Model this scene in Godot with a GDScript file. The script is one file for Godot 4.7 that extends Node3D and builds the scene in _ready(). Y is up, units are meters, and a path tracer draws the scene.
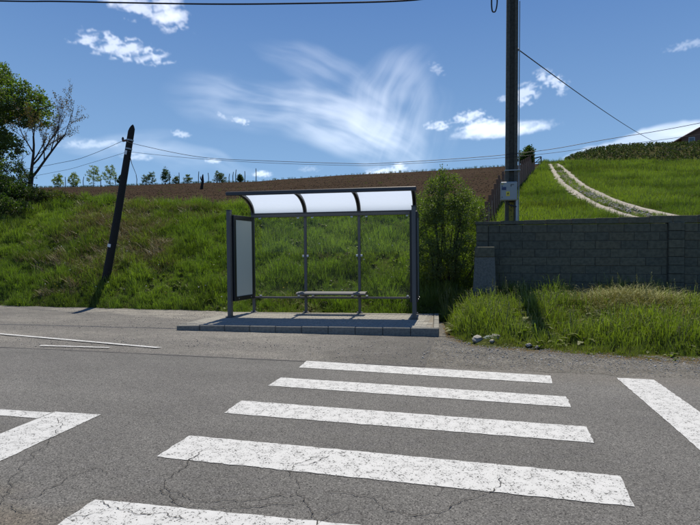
extends Node3D

# ---------------------------------------------------------------- mesh builder
class MB:
	var v := PackedVector3Array()
	var n := PackedVector3Array()
	var c := PackedColorArray()
	var uv := PackedVector2Array()
	var col := Color(1, 1, 1)
	func tri(a: Vector3, b: Vector3, d: Vector3) -> void:
		var nn := (d - a).cross(b - a).normalized()
		v.append(a); v.append(b); v.append(d)
		for k in 3:
			n.append(nn); c.append(col); uv.append(Vector2.ZERO)
	func quad(a: Vector3, b: Vector3, d: Vector3, e: Vector3, out: Vector3) -> void:
		if (d - a).cross(b - a).dot(out) < 0.0:
			tri(a, d, b); tri(a, e, d)
		else:
			tri(a, b, d); tri(a, d, e)
	func face(a: Vector3, b: Vector3, d: Vector3, e: Vector3) -> void:
		tri(a, b, d); tri(a, d, e)
	func uvquad(a: Vector3, b: Vector3, d: Vector3, e: Vector3, ua: Vector2, ub: Vector2, ud: Vector2, ue: Vector2, out: Vector3) -> void:
		var s := v.size()
		quad(a, b, d, e, out)
		var flip := (d - a).cross(b - a).dot(out) < 0.0
		var q := [ua, ud, ub, ua, ue, ud] if flip else [ua, ub, ud, ua, ud, ue]
		for k in 6:
			uv[s + k] = q[k]
	# box with chamfered edges; t places it
	func box(size: Vector3, t := Transform3D.IDENTITY, ch := 0.0) -> void:
		var h := size * 0.5
		if ch <= 0.0:
			for ax in 3:
				for s in [-1.0, 1.0]:
					var o := Vector3.ZERO; o[ax] = s
					var p := Vector3.ZERO; p[(ax + 1) % 3] = 1.0
					var q := Vector3.ZERO; q[(ax + 2) % 3] = 1.0
					quad(t * (h * (o - p - q)), t * (h * (o + p - q)), t * (h * (o + p + q)), t * (h * (o - p + q)), t.basis * o)
			return
		var g := Vector3(h.x - ch, h.y - ch, h.z - ch)
		for ax in 3:
			var b1 := (ax + 1) % 3
			var b2 := (ax + 2) % 3
			for s in [-1.0, 1.0]:
				var o := Vector3.ZERO; o[ax] = s
				var pts := []
				for k in [[-1, -1], [1, -1], [1, 1], [-1, 1]]:
					var p := Vector3.ZERO
					p[ax] = h[ax] * s; p[b1] = g[b1] * k[0]; p[b2] = g[b2] * k[1]
					pts.append(t * p)
				quad(pts[0], pts[1], pts[2], pts[3], t.basis * o)
		for ax in 3:
			var b1 := (ax + 1) % 3
			var b2 := (ax + 2) % 3
			for s1 in [-1.0, 1.0]:
				for s2 in [-1.0, 1.0]:
					var o := Vector3.ZERO; o[b1] = s1; o[b2] = s2
					var pts := []
					for e in [[-1.0, 0], [1.0, 0], [1.0, 1], [-1.0, 1]]:
						var p := Vector3.ZERO
						p[ax] = g[ax] * e[0]
						p[b1] = (h[b1] if e[1] == 0 else g[b1]) * s1
						p[b2] = (g[b2] if e[1] == 0 else h[b2]) * s2
						pts.append(t * p)
					quad(pts[0], pts[1], pts[2], pts[3], t.basis * o)
		for sx in [-1.0, 1.0]:
			for sy in [-1.0, 1.0]:
				for sz in [-1.0, 1.0]:
					var a := t * Vector3(h.x * sx, g.y * sy, g.z * sz)
					var b := t * Vector3(g.x * sx, h.y * sy, g.z * sz)
					var d := t * Vector3(g.x * sx, g.y * sy, h.z * sz)
					if (d - a).cross(b - a).dot(t.basis * Vector3(sx, sy, sz)) < 0.0:
						tri(a, d, b)
					else:
						tri(a, b, d)
	func tube(pts: Array, rad: Array, sides := 8, caps := true) -> void:
		var m := pts.size()
		var ref := Vector3(0.31, 0.2, 0.93)
		var rings := []
		var norms := []
		for i in m:
			var dir: Vector3 = (pts[mini(i + 1, m - 1)] - pts[maxi(i - 1, 0)]).normalized()
			var sidev: Vector3 = ref.cross(dir)
			if sidev.length() < 0.05:
				sidev = Vector3(1, 0, 0).cross(dir)
			sidev = sidev.normalized()
			ref = dir.cross(sidev)
			var ring := []
			var nr := []
			for k in sides:
				var a := TAU * k / sides
				var o: Vector3 = sidev * cos(a) + ref * sin(a)
				ring.append(pts[i] + o * rad[i]); nr.append(o)
			rings.append(ring); norms.append(nr)
		for i in m - 1:
			for k in sides:
				var k2 := (k + 1) % sides
				var s := v.size()
				var a: Vector3 = rings[i][k]
				var b: Vector3 = rings[i][k2]
				var d: Vector3 = rings[i + 1][k2]
				var e: Vector3 = rings[i + 1][k]
				var flip: bool = (d - a).cross(b - a).dot(norms[i][k]) < 0.0
				quad(a, b, d, e, norms[i][k])
				var na: Vector3 = norms[i][k]; var nb: Vector3 = norms[i][k2]
				var nd: Vector3 = norms[i + 1][k2]; var ne: Vector3 = norms[i + 1][k]
				var q := [na, nd, nb, na, ne, nd] if flip else [na, nb, nd, na, nd, ne]
				if v.size() == s + 6:
					for j in 6:
						n[s + j] = q[j]
		if caps:
			for e in [0, m - 1]:
				var out: Vector3 = (pts[0] - pts[1]) if e == 0 else (pts[m - 1] - pts[m - 2])
				for k in range(1, sides - 1):
					var a: Vector3 = rings[e][0]; var b: Vector3 = rings[e][k]; var d: Vector3 = rings[e][k + 1]
					if (d - a).cross(b - a).dot(out) < 0.0:
						tri(a, d, b)
					else:
						tri(a, b, d)
	func leaf(p: Vector3, dir: Vector3, side: Vector3, l: float, w: float) -> void:
		var up := dir.cross(side).normalized() * w * 0.25
		var a := p
		var b := p + dir * l * 0.5 + side * w * 0.5 + up
		var d := p + dir * l
		var e := p + dir * l * 0.5 - side * w * 0.5 + up
		tri(a, b, d); tri(a, d, e)
	func mesh() -> ArrayMesh:
		var arr := []
		arr.resize(Mesh.ARRAY_MAX)
		arr[Mesh.ARRAY_VERTEX] = v
		arr[Mesh.ARRAY_NORMAL] = n
		arr[Mesh.ARRAY_COLOR] = c
		arr[Mesh.ARRAY_TEX_UV] = uv
		var m := ArrayMesh.new()
		m.add_surface_from_arrays(Mesh.PRIMITIVE_TRIANGLES, arr)
		return m

var M := {}
var used_names := {}

func numbered(s: String) -> String:
	if not used_names.has(s):
		used_names[s] = 0
		return s
	used_names[s] += 1
	return "%s_%03d" % [s, used_names[s]]

func tag(o: Node, label: String, category: String, group := "", kind := "") -> void:
	o.set_meta("label", label)
	o.set_meta("category", category)
	if group != "": o.set_meta("group", group)
	if kind != "": o.set_meta("kind", kind)

func thing(called: String, label: String, category: String, at := Vector3.ZERO, group := "") -> Node3D:
	var o := Node3D.new()
	o.name = numbered(called)
	add_child(o)
	o.position = at
	tag(o, label, category, group)
	return o

func put(called: String, mesh: Mesh, mat: Material, parent: Node = null) -> MeshInstance3D:
	var o := MeshInstance3D.new()
	o.mesh = mesh
	o.material_override = mat
	o.cast_shadow = GeometryInstance3D.SHADOW_CASTING_SETTING_ON
	if parent == null:
		o.name = numbered(called)
		add_child(o)
	else:
		o.name = called
		parent.add_child(o, true)
	return o

func structure(called: String, mesh: Mesh, mat: Material) -> MeshInstance3D:
	var o := put(called, mesh, mat)
	o.set_meta("kind", "structure")
	return o

func lin(r: float, g: float, b: float) -> Color:
	return Color(r, g, b).linear_to_srgb()

func mat(col: Color, rough := 0.85, metal := 0.0) -> StandardMaterial3D:
	var m := StandardMaterial3D.new()
	m.albedo_color = col.linear_to_srgb()
	m.roughness = rough
	m.metallic = metal
	return m

func noise(kind: int, freq: float, sd: int, oct := 1) -> FastNoiseLite:
	var f := FastNoiseLite.new()
	f.seed = sd
	f.noise_type = kind
	f.frequency = freq
	f.fractal_type = FastNoiseLite.FRACTAL_FBM if oct > 1 else FastNoiseLite.FRACTAL_NONE
	f.fractal_octaves = oct
	return f

# a noise picture whose grey goes through a table of linear colours
func lut_tex(f: FastNoiseLite, size: int, pick: Callable) -> ImageTexture:
	var src := f.get_image(size, size).get_data()
	var lut := []
	for i in 256:
		var q: Color = pick.call(i / 255.0)
		q = q.linear_to_srgb()
		lut.append([int(clampf(q.r, 0, 1) * 255), int(clampf(q.g, 0, 1) * 255), int(clampf(q.b, 0, 1) * 255)])
	var out := PackedByteArray()
	out.resize(size * size * 3)
	for i in size * size:
		var q: Array = lut[src[i]]
		out[i * 3] = q[0]; out[i * 3 + 1] = q[1]; out[i * 3 + 2] = q[2]
	return ImageTexture.create_from_image(Image.create_from_data(size, size, false, Image.FORMAT_RGB8, out))

func height_tex(f: FastNoiseLite, size: int) -> ImageTexture:
	return ImageTexture.create_from_image(f.get_image(size, size))

func triplanar(m: StandardMaterial3D, tex: Texture2D, scale: float, relief: Texture2D = null, cm := 0.3, world := true) -> StandardMaterial3D:
	m.albedo_texture = tex
	m.uv1_triplanar = true
	m.uv1_world_triplanar = world
	m.uv1_scale = Vector3.ONE * scale
	if relief:
		m.heightmap_enabled = true
		m.heightmap_texture = relief
		m.heightmap_scale = cm
	return m

# ---------------------------------------------------------------- the lie of the land
const EA := [-1.187, -1.022, -0.865, -0.766, -0.577, -0.412, -0.353, -0.283, -0.237, -0.12, 0.061, 0.152, 0.169, 0.23, 0.386, 0.6]
const EV := [0.1434, 0.1415, 0.1409, 0.1394, 0.1410, 0.1402, 0.1431, 0.1455, 0.1476, 0.149, 0.1541, 0.1577, 0.1584, 0.1554, 0.1498, 0.147]
const CA := [-1.3, -1.022, -0.917, -0.766, -0.577, -0.423, -0.083, 0.3]
const CV := [4.1, 3.93, 3.64, 3.47, 3.18, 3.09, 2.98, 2.9]
const RA := [0.12, 0.165, 0.216, 0.254, 0.351, 0.386, 0.6]
const RV := [0.150, 0.158, 0.1733, 0.1787, 0.1781, 0.1783, 0.179]
const CREST := 18.0
const SKYLINE := 75.0

func interp(a: float, xs: Array, ys: Array) -> float:
	if a <= xs[0]: return ys[0]
	for i in range(1, xs.size()):
		if a <= xs[i]:
			return lerpf(ys[i - 1], ys[i], (a - xs[i - 1]) / (xs[i] - xs[i - 1]))
	return ys[-1]

func ss(a: float, b: float, x: float) -> float:
	return smoothstep(a, b, x)

func fence_x(d: float) -> float:
	return 0.42 + (d - 14.2) * 0.1 if d < 25.0 else 1.5 + (d - 25.0) * 0.17

func foot(x: float) -> float:
	return 12.5 - 0.62 * ss(-6.2, -4.8, x)

func land(x: float, z: float) -> float:
	var d := -z
	var a := x / maxf(d, 5.0)
	var top := 1.5 + interp(a, EA, EV) * SKYLINE
	var yc := interp(a, CA, CV)
	var df := foot(x)
	var l := -0.03
	if d >= CREST:
		l = yc + (top - yc) * (d - CREST) / (SKYLINE - CREST)
	elif d >= df:
		var t := (d - df) / (CREST - df)
		l = yc * (t * (1.18 - 0.18 * t)) - 0.03 * (1.0 - t)
	var r := -0.03
	if d >= 12.8:
		r = 0.43 + 0.57 * ss(12.8, 14.0, d) + (top - 1.0) * maxf(d - 13.5, 0.0) / 61.5
	elif d >= 8.2:
		r = -0.03 + 0.36 * ss(8.2, 10.8, d) + 0.1 * ss(10.8, 12.6, d) + 0.22 * exp(-pow((x - 3.1) / 0.9, 2) - pow((d - 11.0) / 0.9, 2))
	var w := ss(-0.35, 0.35, x - (fence_x(d) if d > 14.5 else 0.1 + 0.35 * ss(12.0, 14.5, d)))
	if d > SKYLINE:
		l = top + 0.03 * (d - SKYLINE)
		r = l
		var h2 := 1.5 + interp(a, RA, RV) * 112.0
		r = lerpf(r, h2, ss(86.0, 112.0, d)) if d < 112.0 else h2 + 0.01 * (d - 112.0)
		w = ss(0.1, 0.19, a)
	return lerpf(l, r, w)

func ground(x: float, z: float) -> Vector3:
	return Vector3(x, land(x, z), z)

# grid of (i, j) points with smooth normals
func sheet(nx: int, ny: int, pos: Callable, colour: Callable) -> ArrayMesh:
	var v := PackedVector3Array(); var n := PackedVector3Array(); var c := PackedColorArray(); var ix := PackedInt32Array()
	v.resize(nx * ny); n.resize(nx * ny); c.resize(nx * ny)
	for j in ny:
		for i in nx:
			var p: Vector3 = pos.call(i / float(nx - 1), j / float(ny - 1))
			v[j * nx + i] = p
			c[j * nx + i] = colour.call(p)
	for j in ny:
		for i in nx:
			var dx := v[j * nx + mini(i + 1, nx - 1)] - v[j * nx + maxi(i - 1, 0)]
			var dy := v[mini(j + 1, ny - 1) * nx + i] - v[maxi(j - 1, 0) * nx + i]
			var q := dx.cross(dy).normalized()
			n[j * nx + i] = q if q.y >= 0.0 else -q
	for j in ny - 1:
		for i in nx - 1:
			var a := j * nx + i
			var up := (v[a + nx + 1] - v[a]).cross(v[a + 1] - v[a]).y > 0.0
			ix.append_array(PackedInt32Array([a, a + 1, a + nx + 1, a, a + nx + 1, a + nx] if up else [a, a + nx + 1, a + 1, a, a + nx, a + nx + 1]))
	var arr := []
	arr.resize(Mesh.ARRAY_MAX)
	arr[Mesh.ARRAY_VERTEX] = v; arr[Mesh.ARRAY_NORMAL] = n; arr[Mesh.ARRAY_COLOR] = c; arr[Mesh.ARRAY_INDEX] = ix
	var m := ArrayMesh.new()
	m.add_surface_from_arrays(Mesh.PRIMITIVE_TRIANGLES, arr)
	return m

func many(called: String, mesh: Mesh, m: Material, places: Array, tints: Array, label: String, category: String) -> void:
	if places.is_empty():
		return
	var mm := MultiMesh.new()
	mm.transform_format = MultiMesh.TRANSFORM_3D
	mm.use_colors = true
	mm.mesh = mesh
	mm.instance_count = places.size()
	for i in places.size():
		mm.set_instance_transform(i, places[i])
		mm.set_instance_color(i, tints[i])
	var o := MultiMeshInstance3D.new()
	o.multimesh = mm
	o.material_override = m
	o.name = numbered(called)
	add_child(o)
	tag(o, label, category, "", "stuff")

# ================================================================ scene
func _ready() -> void:
	camera_and_sky()
	materials()
	print("materials ", Time.get_ticks_msec())
	terrain()
	print("terrain ", Time.get_ticks_msec())
	road()
	markings()
	print("road ", Time.get_ticks_msec())
	pavement()
	shelter()
	wall()
	fence()
	concrete_pole()
	leaning_pole()
	cables()
	far_things()
	print("things ", Time.get_ticks_msec())
	trees()
	print("trees ", Time.get_ticks_msec())
	grass()
	stones()
	print("done ", Time.get_ticks_msec())

func camera_and_sky() -> void:
	var cam := Camera3D.new()
	cam.name = "camera"
	cam.fov = 52.69
	cam.near = 0.05
	cam.far = 2000.0
	add_child(cam)
	cam.position = Vector3(0, 1.5, 0)
	cam.rotation_degrees = Vector3(-1.135, 12.24, 0)
	cam.current = true
	var env := Environment.new()
	env.background_mode = Environment.BG_SKY
	env.tonemap_mode = Environment.TONE_MAPPER_LINEAR
	env.tonemap_exposure = 1.45
	env.sdfgi_enabled = true
	env.ssao_enabled = true
	env.ssil_enabled = true
	var sm := ProceduralSkyMaterial.new()
	sm.sky_top_color = Color(0.18, 0.385, 0.70)
	sm.sky_energy_multiplier = 0.82
	sm.sky_horizon_color = Color(0.655, 0.83, 0.985)
	sm.sky_curve = 0.25
	sm.ground_bottom_color = Color(0.22, 0.23, 0.18)
	sm.ground_horizon_color = Color(0.42, 0.47, 0.45)
	sm.sun_angle_max = 1.0
	sm.sky_cover = clouds()
	sm.sky_cover_modulate = Color(1, 1, 1)
	var sky := Sky.new()
	sky.sky_material = sm
	env.sky = sky
	var we := WorldEnvironment.new()
	we.name = "world"
	we.environment = env
	add_child(we)
	var sun := DirectionalLight3D.new()
	sun.name = "sun"
	sun.light_energy = 1.45
	sun.light_color = Color(1.0, 0.963, 0.90)
	sun.light_angular_distance = 0.5
	sun.shadow_enabled = true
	add_child(sun)
	var el := deg_to_rad(64.0)
	var az := deg_to_rad(-2.0)
	sun.look_at_from_position(Vector3(sin(az) * cos(el), sin(el), -cos(az) * cos(el)) * 50.0, Vector3.ZERO, Vector3.UP)

# ---------------------------------------------------------------- clouds in a transparent sky cover
func clouds() -> ImageTexture:
	var W := 4096
	var H := 2048
	var buf := PackedByteArray()
	buf.resize(W * H * 4)
	buf.fill(0)
	var fb := noise(FastNoiseLite.TYPE_SIMPLEX_SMOOTH, 1.0, 11, 5)
	fb.fractal_gain = 0.44
	var warp := noise(FastNoiseLite.TYPE_SIMPLEX_SMOOTH, 1.0, 23, 3)
	# azimuth, elevation, half width, half height (degrees), strength, tilt, raggedness
	var puffs := [
		[-35.3, 19.2, 3.9, 1.15, 0.72, -6.0, 1.25], [-34.2, 23.2, 4.6, 1.5, 0.75, -14.0, 1.2], [-30.9, 22.9, 1.5, 1.9, 0.7, 10.0, 1.2],
		[-29.8, 11.85, 0.95, 0.42, 0.5, -8.0, 0.9], [-25.9, 14.0, 0.7, 0.25, 0.3, -30.0, 1.0], [-23.8, 13.5, 0.95, 0.42, 0.6, -12.0, 0.9],
		[-26.7, 9.4, 0.85, 0.38, 0.6, 0.0, 0.7], [-21.6, 8.2, 1.1, 0.42, 0.8, 0.0, 0.7], [-8.7, 8.5, 2.2, 0.5, 0.8, 4.0, 0.8], [-6.9, 9.0, 0.9, 0.5, 0.8, 0.0, 0.8],
		[-16.6, 8.8, 1.3, 0.35, 0.2, 0.0, 1.0],
		[-2.9, 13.1, 1.5, 0.6, 0.72, -4.0, 0.9], [0.3, 13.85, 1.7, 0.75, 0.75, 6.0, 0.9], [3.7, 12.3, 5.4, 0.95, 1.0, 3.0, 0.3], [2.2, 12.6, 3.2, 0.8, 0.8, 0.0, 0.4], [1.6, 13.0, 2.0, 0.8, 0.8, 0.0, 0.8],
		[5.9, 15.5, 1.5, 1.2, 0.62, 20.0, 1.2], [8.6, 16.6, 1.6, 0.7, 0.62, -28.0, 1.2], [3.9, 15.4, 0.7, 0.35, 0.35, 0.0, 1.2], [9.3, 15.5, 0.5, 0.45, 0.35, 0.0, 1.2], [7.6, 17.6, 0.9, 0.4, 0.25, 0.0, 1.2],
		[-3.1, 18.7, 0.9, 0.55, 0.28, -30.0, 1.2], [20.4, 18.1, 2.0, 0.45, 0.3, 5.0, 1.1], [-38.0, 10.3, 3.0, 0.5, 0.35, 6.0, 0.9], [-34.0, 9.4, 1.6, 0.5, 0.4, 0.0, 1.0],
	]
	var rng := RandomNumberGenerator.new()
	rng.seed = 404
	for k in 70:
		var az := rng.randf_range(34.0, 310.0)
		var wd := rng.randf_range(0.8, 4.8)
		puffs.append([az if az < 180.0 else az - 360.0, rng.randf_range(7.5, 26.0), wd, wd * rng.randf_range(0.22, 0.4), rng.randf_range(0.3, 0.95), rng.randf_range(-14.0, 14.0), rng.randf_range(0.6, 1.2)])
	var rows := H / 180.0
	var colsd := W / 360.0
	for p in puffs:
		var ext: float = maxf(p[2], p[3]) * 1.5 + 0.5
		var exx: float = ext / cos(deg_to_rad(minf(p[1], 70.0)))
		var ca := cos(deg_to_rad(p[5])); var sa := sin(deg_to_rad(p[5]))
		for j in range(int((90.0 - p[1] - ext) * rows), int((90.0 - p[1] + ext) * rows) + 1):
			var el := 90.0 - (j + 0.5) / rows
			if el < 0.2: continue
			for i in range(int((p[0] - exx) * colsd), int((p[0] + exx) * colsd) + 1):
				var az := (i + 0.5) / colsd
				var dx: float = (az - p[0]) * cos(deg_to_rad(el))
				var dy: float = el - p[1]
				var x := dx * ca + dy * sa
				var y := -dx * sa + dy * ca
				var rx: float = x / p[2]
				var ry: float = y / p[3]
				if ry < 0.0: ry *= 1.35
				var q := 1.0 - rx * rx - ry * ry
				if q < -0.9: continue
				var s: float = 1.5 / p[3] if p[3] > 0.6 else 1.3 / p[3]
				s = minf(s, 3.2)
				var wv := warp.get_noise_2d(az * 1.1, el * 1.4) * 0.5
				var f := fb.get_noise_2d((az * 0.8 + wv) * s * 0.6, (el + wv * 0.6) * s * 1.0 + p[0] * 3.1)
				var den: float = smoothstep(-0.08, 1.12, q * 0.85 + f * 1.05 * p[6] + 0.06)
				if den > 0.003:
					lay(buf, W, H, i, j, den * p[4] * 0.92)
	# thin high cirrus: brushed streaks; az, el, half length, half width, lean of the streaks, bend, strength, fineness
	var st := noise(FastNoiseLite.TYPE_SIMPLEX_SMOOTH, 1.0, 51, 5)
	st.fractal_gain = 0.55
	var wisps := [[-17.0, 14.3, 15.0, 3.6, -15.0, 0.010, 0.42, 0.9], [-11.0, 13.6, 9.0, 3.6, -22.0, 0.03, 0.46, 0.8], [-8.2, 15.2, 7.5, 4.6, 62.0, 0.02, 0.32, 0.6], [-13.5, 17.6, 10.0, 2.6, -28.0, 0.015, 0.22, 1.0], [-4.0, 12.6, 6.0, 3.6, 78.0, -0.03, 0.14, 0.5], [-29.0, 9.6, 9.0, 1.3, -12.0, 0.0, 0.2, 1.0], [-36.0, 10.2, 7.0, 1.5, 8.0, 0.0, 0.22, 1.0],
		[95.0, 16.0, 15.0, 3.8, -15.0, 0.01, 0.45, 0.9], [103.0, 19.0, 9.0, 4.6, 58.0, 0.02, 0.4, 0.8], [-140.0, 16.0, 16.0, 4.0, 18.0, 0.012, 0.45, 0.9], [-80.0, 22.0, 14.0, 4.0, -24.0, 0.012, 0.42, 0.9], [165.0, 24.0, 15.0, 4.0, 12.0, 0.01, 0.42, 0.9], [50.0, 22.0, 12.0, 3.0, -20.0, 0.012, 0.3, 0.9]]
	for p in wisps:
		var R: float = p[2] * 1.15
		var hi: float = maxf(absf(sin(deg_to_rad(p[4]))) * R, 0.0) + p[3] * 1.8
		var ca := cos(deg_to_rad(p[4])); var sa := sin(deg_to_rad(p[4]))
		for j in range(int((90.0 - p[1] - hi) * rows), int((90.0 - p[1] + hi) * rows) + 1):
			var el := 90.0 - (j + 0.5) / rows
			if el < 0.5: continue
			var ce := cos(deg_to_rad(el))
			for i in range(int((p[0] - R / ce) * colsd), int((p[0] + R / ce) * colsd) + 1):
				var az := (i + 0.5) / colsd
				var dx: float = (az - p[0]) * ce
				var dy: float = el - p[1]
				var x: float = dx * ca + dy * sa
				var y: float = -dx * sa + dy * ca + p[5] * x * x
				var wv := warp.get_noise_2d(az * 0.07 + p[0], el * 0.11)
				var ex: float = x / p[2]
				var ey: float = (y + wv * 1.6) / p[3]
				var q := 1.0 - ex * ex - ey * ey
				if q <= 0.0: continue
				y += wv * 0.8
				var f1 := st.get_noise_2d(x * 0.05 * p[7] + p[0], y * 0.42) * 0.5 + 0.5
				var f2 := st.get_noise_2d(x * 0.16 * p[7] + 70.0, y * 1.05 + p[1]) * 0.5 + 0.5
				var f3 := warp.get_noise_2d(az * 0.13 + 9.0, el * 0.22) * 0.5 + 0.5
				var den: float = smoothstep(0.0, 0.9, q) * smoothstep(0.36, 1.35, f1 * 0.85 + f2 * 0.3 + f3 * 0.5)
				if den > 0.004:
					lay(buf, W, H, i, j, den * p[6] * 1.0)
	# smooth wide banks low over the hills: az, el, half width, half height, tilt, strength
	for p in [[18.0, 9.9, 10.5, 1.65, 9.0, 0.66], [25.0, 11.6, 8.0, 0.9, 6.0, 0.3], [75.0, 12.0, 12.0, 1.6, -6.0, 0.5], [-70.0, 10.5, 10.0, 1.2, 7.0, 0.5], [-170.0, 13.0, 13.0, 1.8, 4.0, 0.5], [128.0, 10.5, 9.0, 1.4, -5.0, 0.5]]:
		var ca := cos(deg_to_rad(p[4])); var sa := sin(deg_to_rad(p[4]))
		for j in range(int((90.0 - p[1] - 4.0) * rows), int((90.0 - p[1] + 4.0) * rows) + 1):
			var el := 90.0 - (j + 0.5) / rows
			for i in range(int((p[0] - p[2] * 1.15) * colsd), int((p[0] + p[2] * 1.15) * colsd) + 1):
				var az := (i + 0.5) / colsd
				var dx: float = az - p[0]
				var dy: float = el - p[1]
				var x : float = (dx * ca + dy * sa) / p[2]
				var y : float = (-dx * sa + dy * ca) / p[3]
				y += warp.get_noise_2d(az * 0.22, 3.0) * 0.3
				var q : float = 1.0 - x * x - (y * y if y > 0.0 else y * y * 0.7)
				var den: float = smoothstep(0.0, 0.45, q) * (0.72 + 0.28 * fb.get_noise_2d(az * 0.16, el * 1.1))
				if den > 0.004:
					lay(buf, W, H, i, j, den * p[5])
	return ImageTexture.create_from_image(Image.create_from_data(W, H, false, Image.FORMAT_RGBA8, buf))

func lay(buf: PackedByteArray, W: int, H: int, i: int, j: int, den: float) -> void:
	if j < 0 or j >= H: return
	var at := (j * W + posmod(i, W)) * 4
	var was := buf[at + 3] / 255.0
	var now := clampf(was + den * (1.0 - was), 0.0, 1.0)
	buf[at] = 232; buf[at + 1] = 226; buf[at + 2] = 214
	buf[at + 3] = int(now * 255.0)

# ---------------------------------------------------------------- materials
func materials() -> void:
	var S := FastNoiseLite.TYPE_SIMPLEX_SMOOTH
	var grain := noise(FastNoiseLite.TYPE_CELLULAR, 0.16, 5)
	grain.cellular_return_type = FastNoiseLite.RETURN_CELL_VALUE
	grain.cellular_jitter = 1.0
	var grain_h := noise(FastNoiseLite.TYPE_CELLULAR, 0.16, 5)
	grain_h.cellular_return_type = FastNoiseLite.RETURN_DISTANCE
	var asphalt_tex := lut_tex(grain, 1024, func(v: float) -> Color:
		var g := 0.30 + 0.44 * v
		if v > 0.93: g = 1.0
		elif v > 0.86: g = 0.86
		elif v < 0.12: g = 0.14
		return Color(g, g * 0.985, g * 0.945))
	var asphalt_h := height_tex(grain_h, 1024)
	M.asphalt = triplanar(mat(Color(1, 1, 1), 0.88), asphalt_tex, 1.0 / 1.15, asphalt_h, 0.25)
	M.asphalt.vertex_color_use_as_albedo = true
	M.old_asphalt = triplanar(mat(Color(1, 1, 1), 0.93), asphalt_tex, 1.0 / 1.7, asphalt_h, 0.35)
	M.old_asphalt.vertex_color_use_as_albedo = true
	var gravel_n := noise(FastNoiseLite.TYPE_CELLULAR, 0.11, 8)
	gravel_n.cellular_return_type = FastNoiseLite.RETURN_CELL_VALUE
	var gravel_h := noise(FastNoiseLite.TYPE_CELLULAR, 0.11, 8)
	gravel_h.cellular_return_type = FastNoiseLite.RETURN_DISTANCE
	M.gravel = triplanar(mat(Color(1, 1, 1), 0.95), lut_tex(gravel_n, 512, func(v: float) -> Color:
		var g := 0.35 + 0.65 * v
		return Color(g, g * 0.985, g * 0.95)), 1.0 / 0.9, height_tex(gravel_h, 512), -0.5)
	M.gravel.vertex_color_use_as_albedo = true
	M.gravel.metallic_specular = 0.2
	# road paint with flecks worn through to the asphalt
	M.paint = mat(Color(0.50, 0.512, 0.515), 0.75)
	M.paint.albedo_texture = worn_paint()
	M.paint.transparency = BaseMaterial3D.TRANSPARENCY_ALPHA_SCISSOR
	M.paint.alpha_scissor_threshold = 0.5
	M.crack_shade = mat(Color(0.034, 0.031, 0.026), 0.95)  # dark tone paints the shade down inside an open crack
	M.seam = mat(Color(0.05, 0.05, 0.05), 0.9)
	# soil and ground
	var soil_n := noise(S, 0.03, 31, 5)
	var soil_tex := lut_tex(soil_n, 512, func(v: float) -> Color:
		var g := 0.45 + 0.55 * v
		return Color(g, g * 0.96, g * 0.9))
	var soil_h := height_tex(soil_n, 512)
	M.soil = triplanar(mat(Color(1, 1, 1), 0.97), soil_tex, 1.0 / 0.9, soil_h, 0.8)
	M.soil.vertex_color_use_as_albedo = true
	M.soil.metallic_specular = 0.08
	M.turf = triplanar(mat(Color(1, 1, 1), 0.97), soil_tex, 1.0 / 1.3, soil_h, 5.0)
	M.turf.vertex_color_use_as_albedo = true
	M.turf.metallic_specular = 0.1
	# concrete in a few tones
	var con_n := noise(S, 0.02, 41, 5)
	var con_tex := lut_tex(con_n, 512, func(v: float) -> Color:
		var g := 0.68 + 0.32 * smoothstep(0.1, 0.8, v)
		if v > 0.9: g = 1.0 + (v - 0.9)
		return Color(g, g, g * 0.98))
	var fine_n := noise(S, 0.18, 43, 3)
	var fine_h := height_tex(fine_n, 512)
	M.block = []
	for t in [[0.190, 0.180, 0.124], [0.212, 0.199, 0.134], [0.165, 0.162, 0.116], [0.202, 0.185, 0.122], [0.180, 0.175, 0.124]]:
		M.block.append(triplanar(mat(Color(t[0], t[1], t[2]) * 0.6, 0.95), con_tex, 1.0 / 1.1, fine_h, 0.35))
	M.mortar = triplanar(mat(Color(0.085, 0.082, 0.066), 0.97), con_tex, 1.0 / 0.5, fine_h, 0.4)
	M.pier = triplanar(mat(Color(0.16, 0.158, 0.135), 0.95), con_tex, 1.0 / 0.6, fine_h, 0.4)
	M.pole_concrete = triplanar(mat(Color(0.088, 0.084, 0.066), 0.92), con_tex, 1.0 / 0.9, fine_h, 0.2)
	M.kerb = [
		triplanar(mat(Color(0.20, 0.195, 0.172), 0.93), con_tex, 1.0 / 0.7, fine_h, 0.15),
		triplanar(mat(Color(0.18, 0.177, 0.158), 0.93), con_tex, 1.0 / 0.55, fine_h, 0.15)]
	M.paver = []
	for t in [[0.25, 0.24, 0.208], [0.24, 0.231, 0.201], [0.26, 0.249, 0.217]]:
		M.paver.append(triplanar(mat(Color(t[0], t[1], t[2]), 0.93), con_tex, 1.0 / 0.45, fine_h, 0.12))
	M.joint = triplanar(mat(Color(0.2, 0.185, 0.15), 0.97), soil_tex, 1.0 / 0.3)
	# shelter
	M.alu = mat(Color(0.092, 0.090, 0.086), 0.5, 0.1)
	M.beam = mat(Color(0.036, 0.038, 0.044), 0.45, 0.1)
	M.black = mat(Color(0.012, 0.012, 0.013), 0.4)
	M.steel = mat(Color(0.5, 0.51, 0.53), 0.35, 0.7)
	M.opal = mat(Color(0.46, 0.49, 0.44), 0.3)
	M.roof = mat(Color(0.62, 0.66, 0.72), 0.35)
	M.roof.backlight_enabled = true
	M.roof.backlight = Color(0.80, 0.855, 0.93)
	M.glass = mat(Color(0.62, 0.72, 0.68), 0.03)
	M.glass.transparency = BaseMaterial3D.TRANSPARENCY_ALPHA
	M.glass.albedo_color.a = 0.02
	M.glass.metallic_specular = 0.25
	M.seat = mat(Color(0.10, 0.098, 0.092), 0.5, 0.1)
	# poles, boxes, wires
	var wood_n := noise(S, 0.05, 61, 4)
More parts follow.
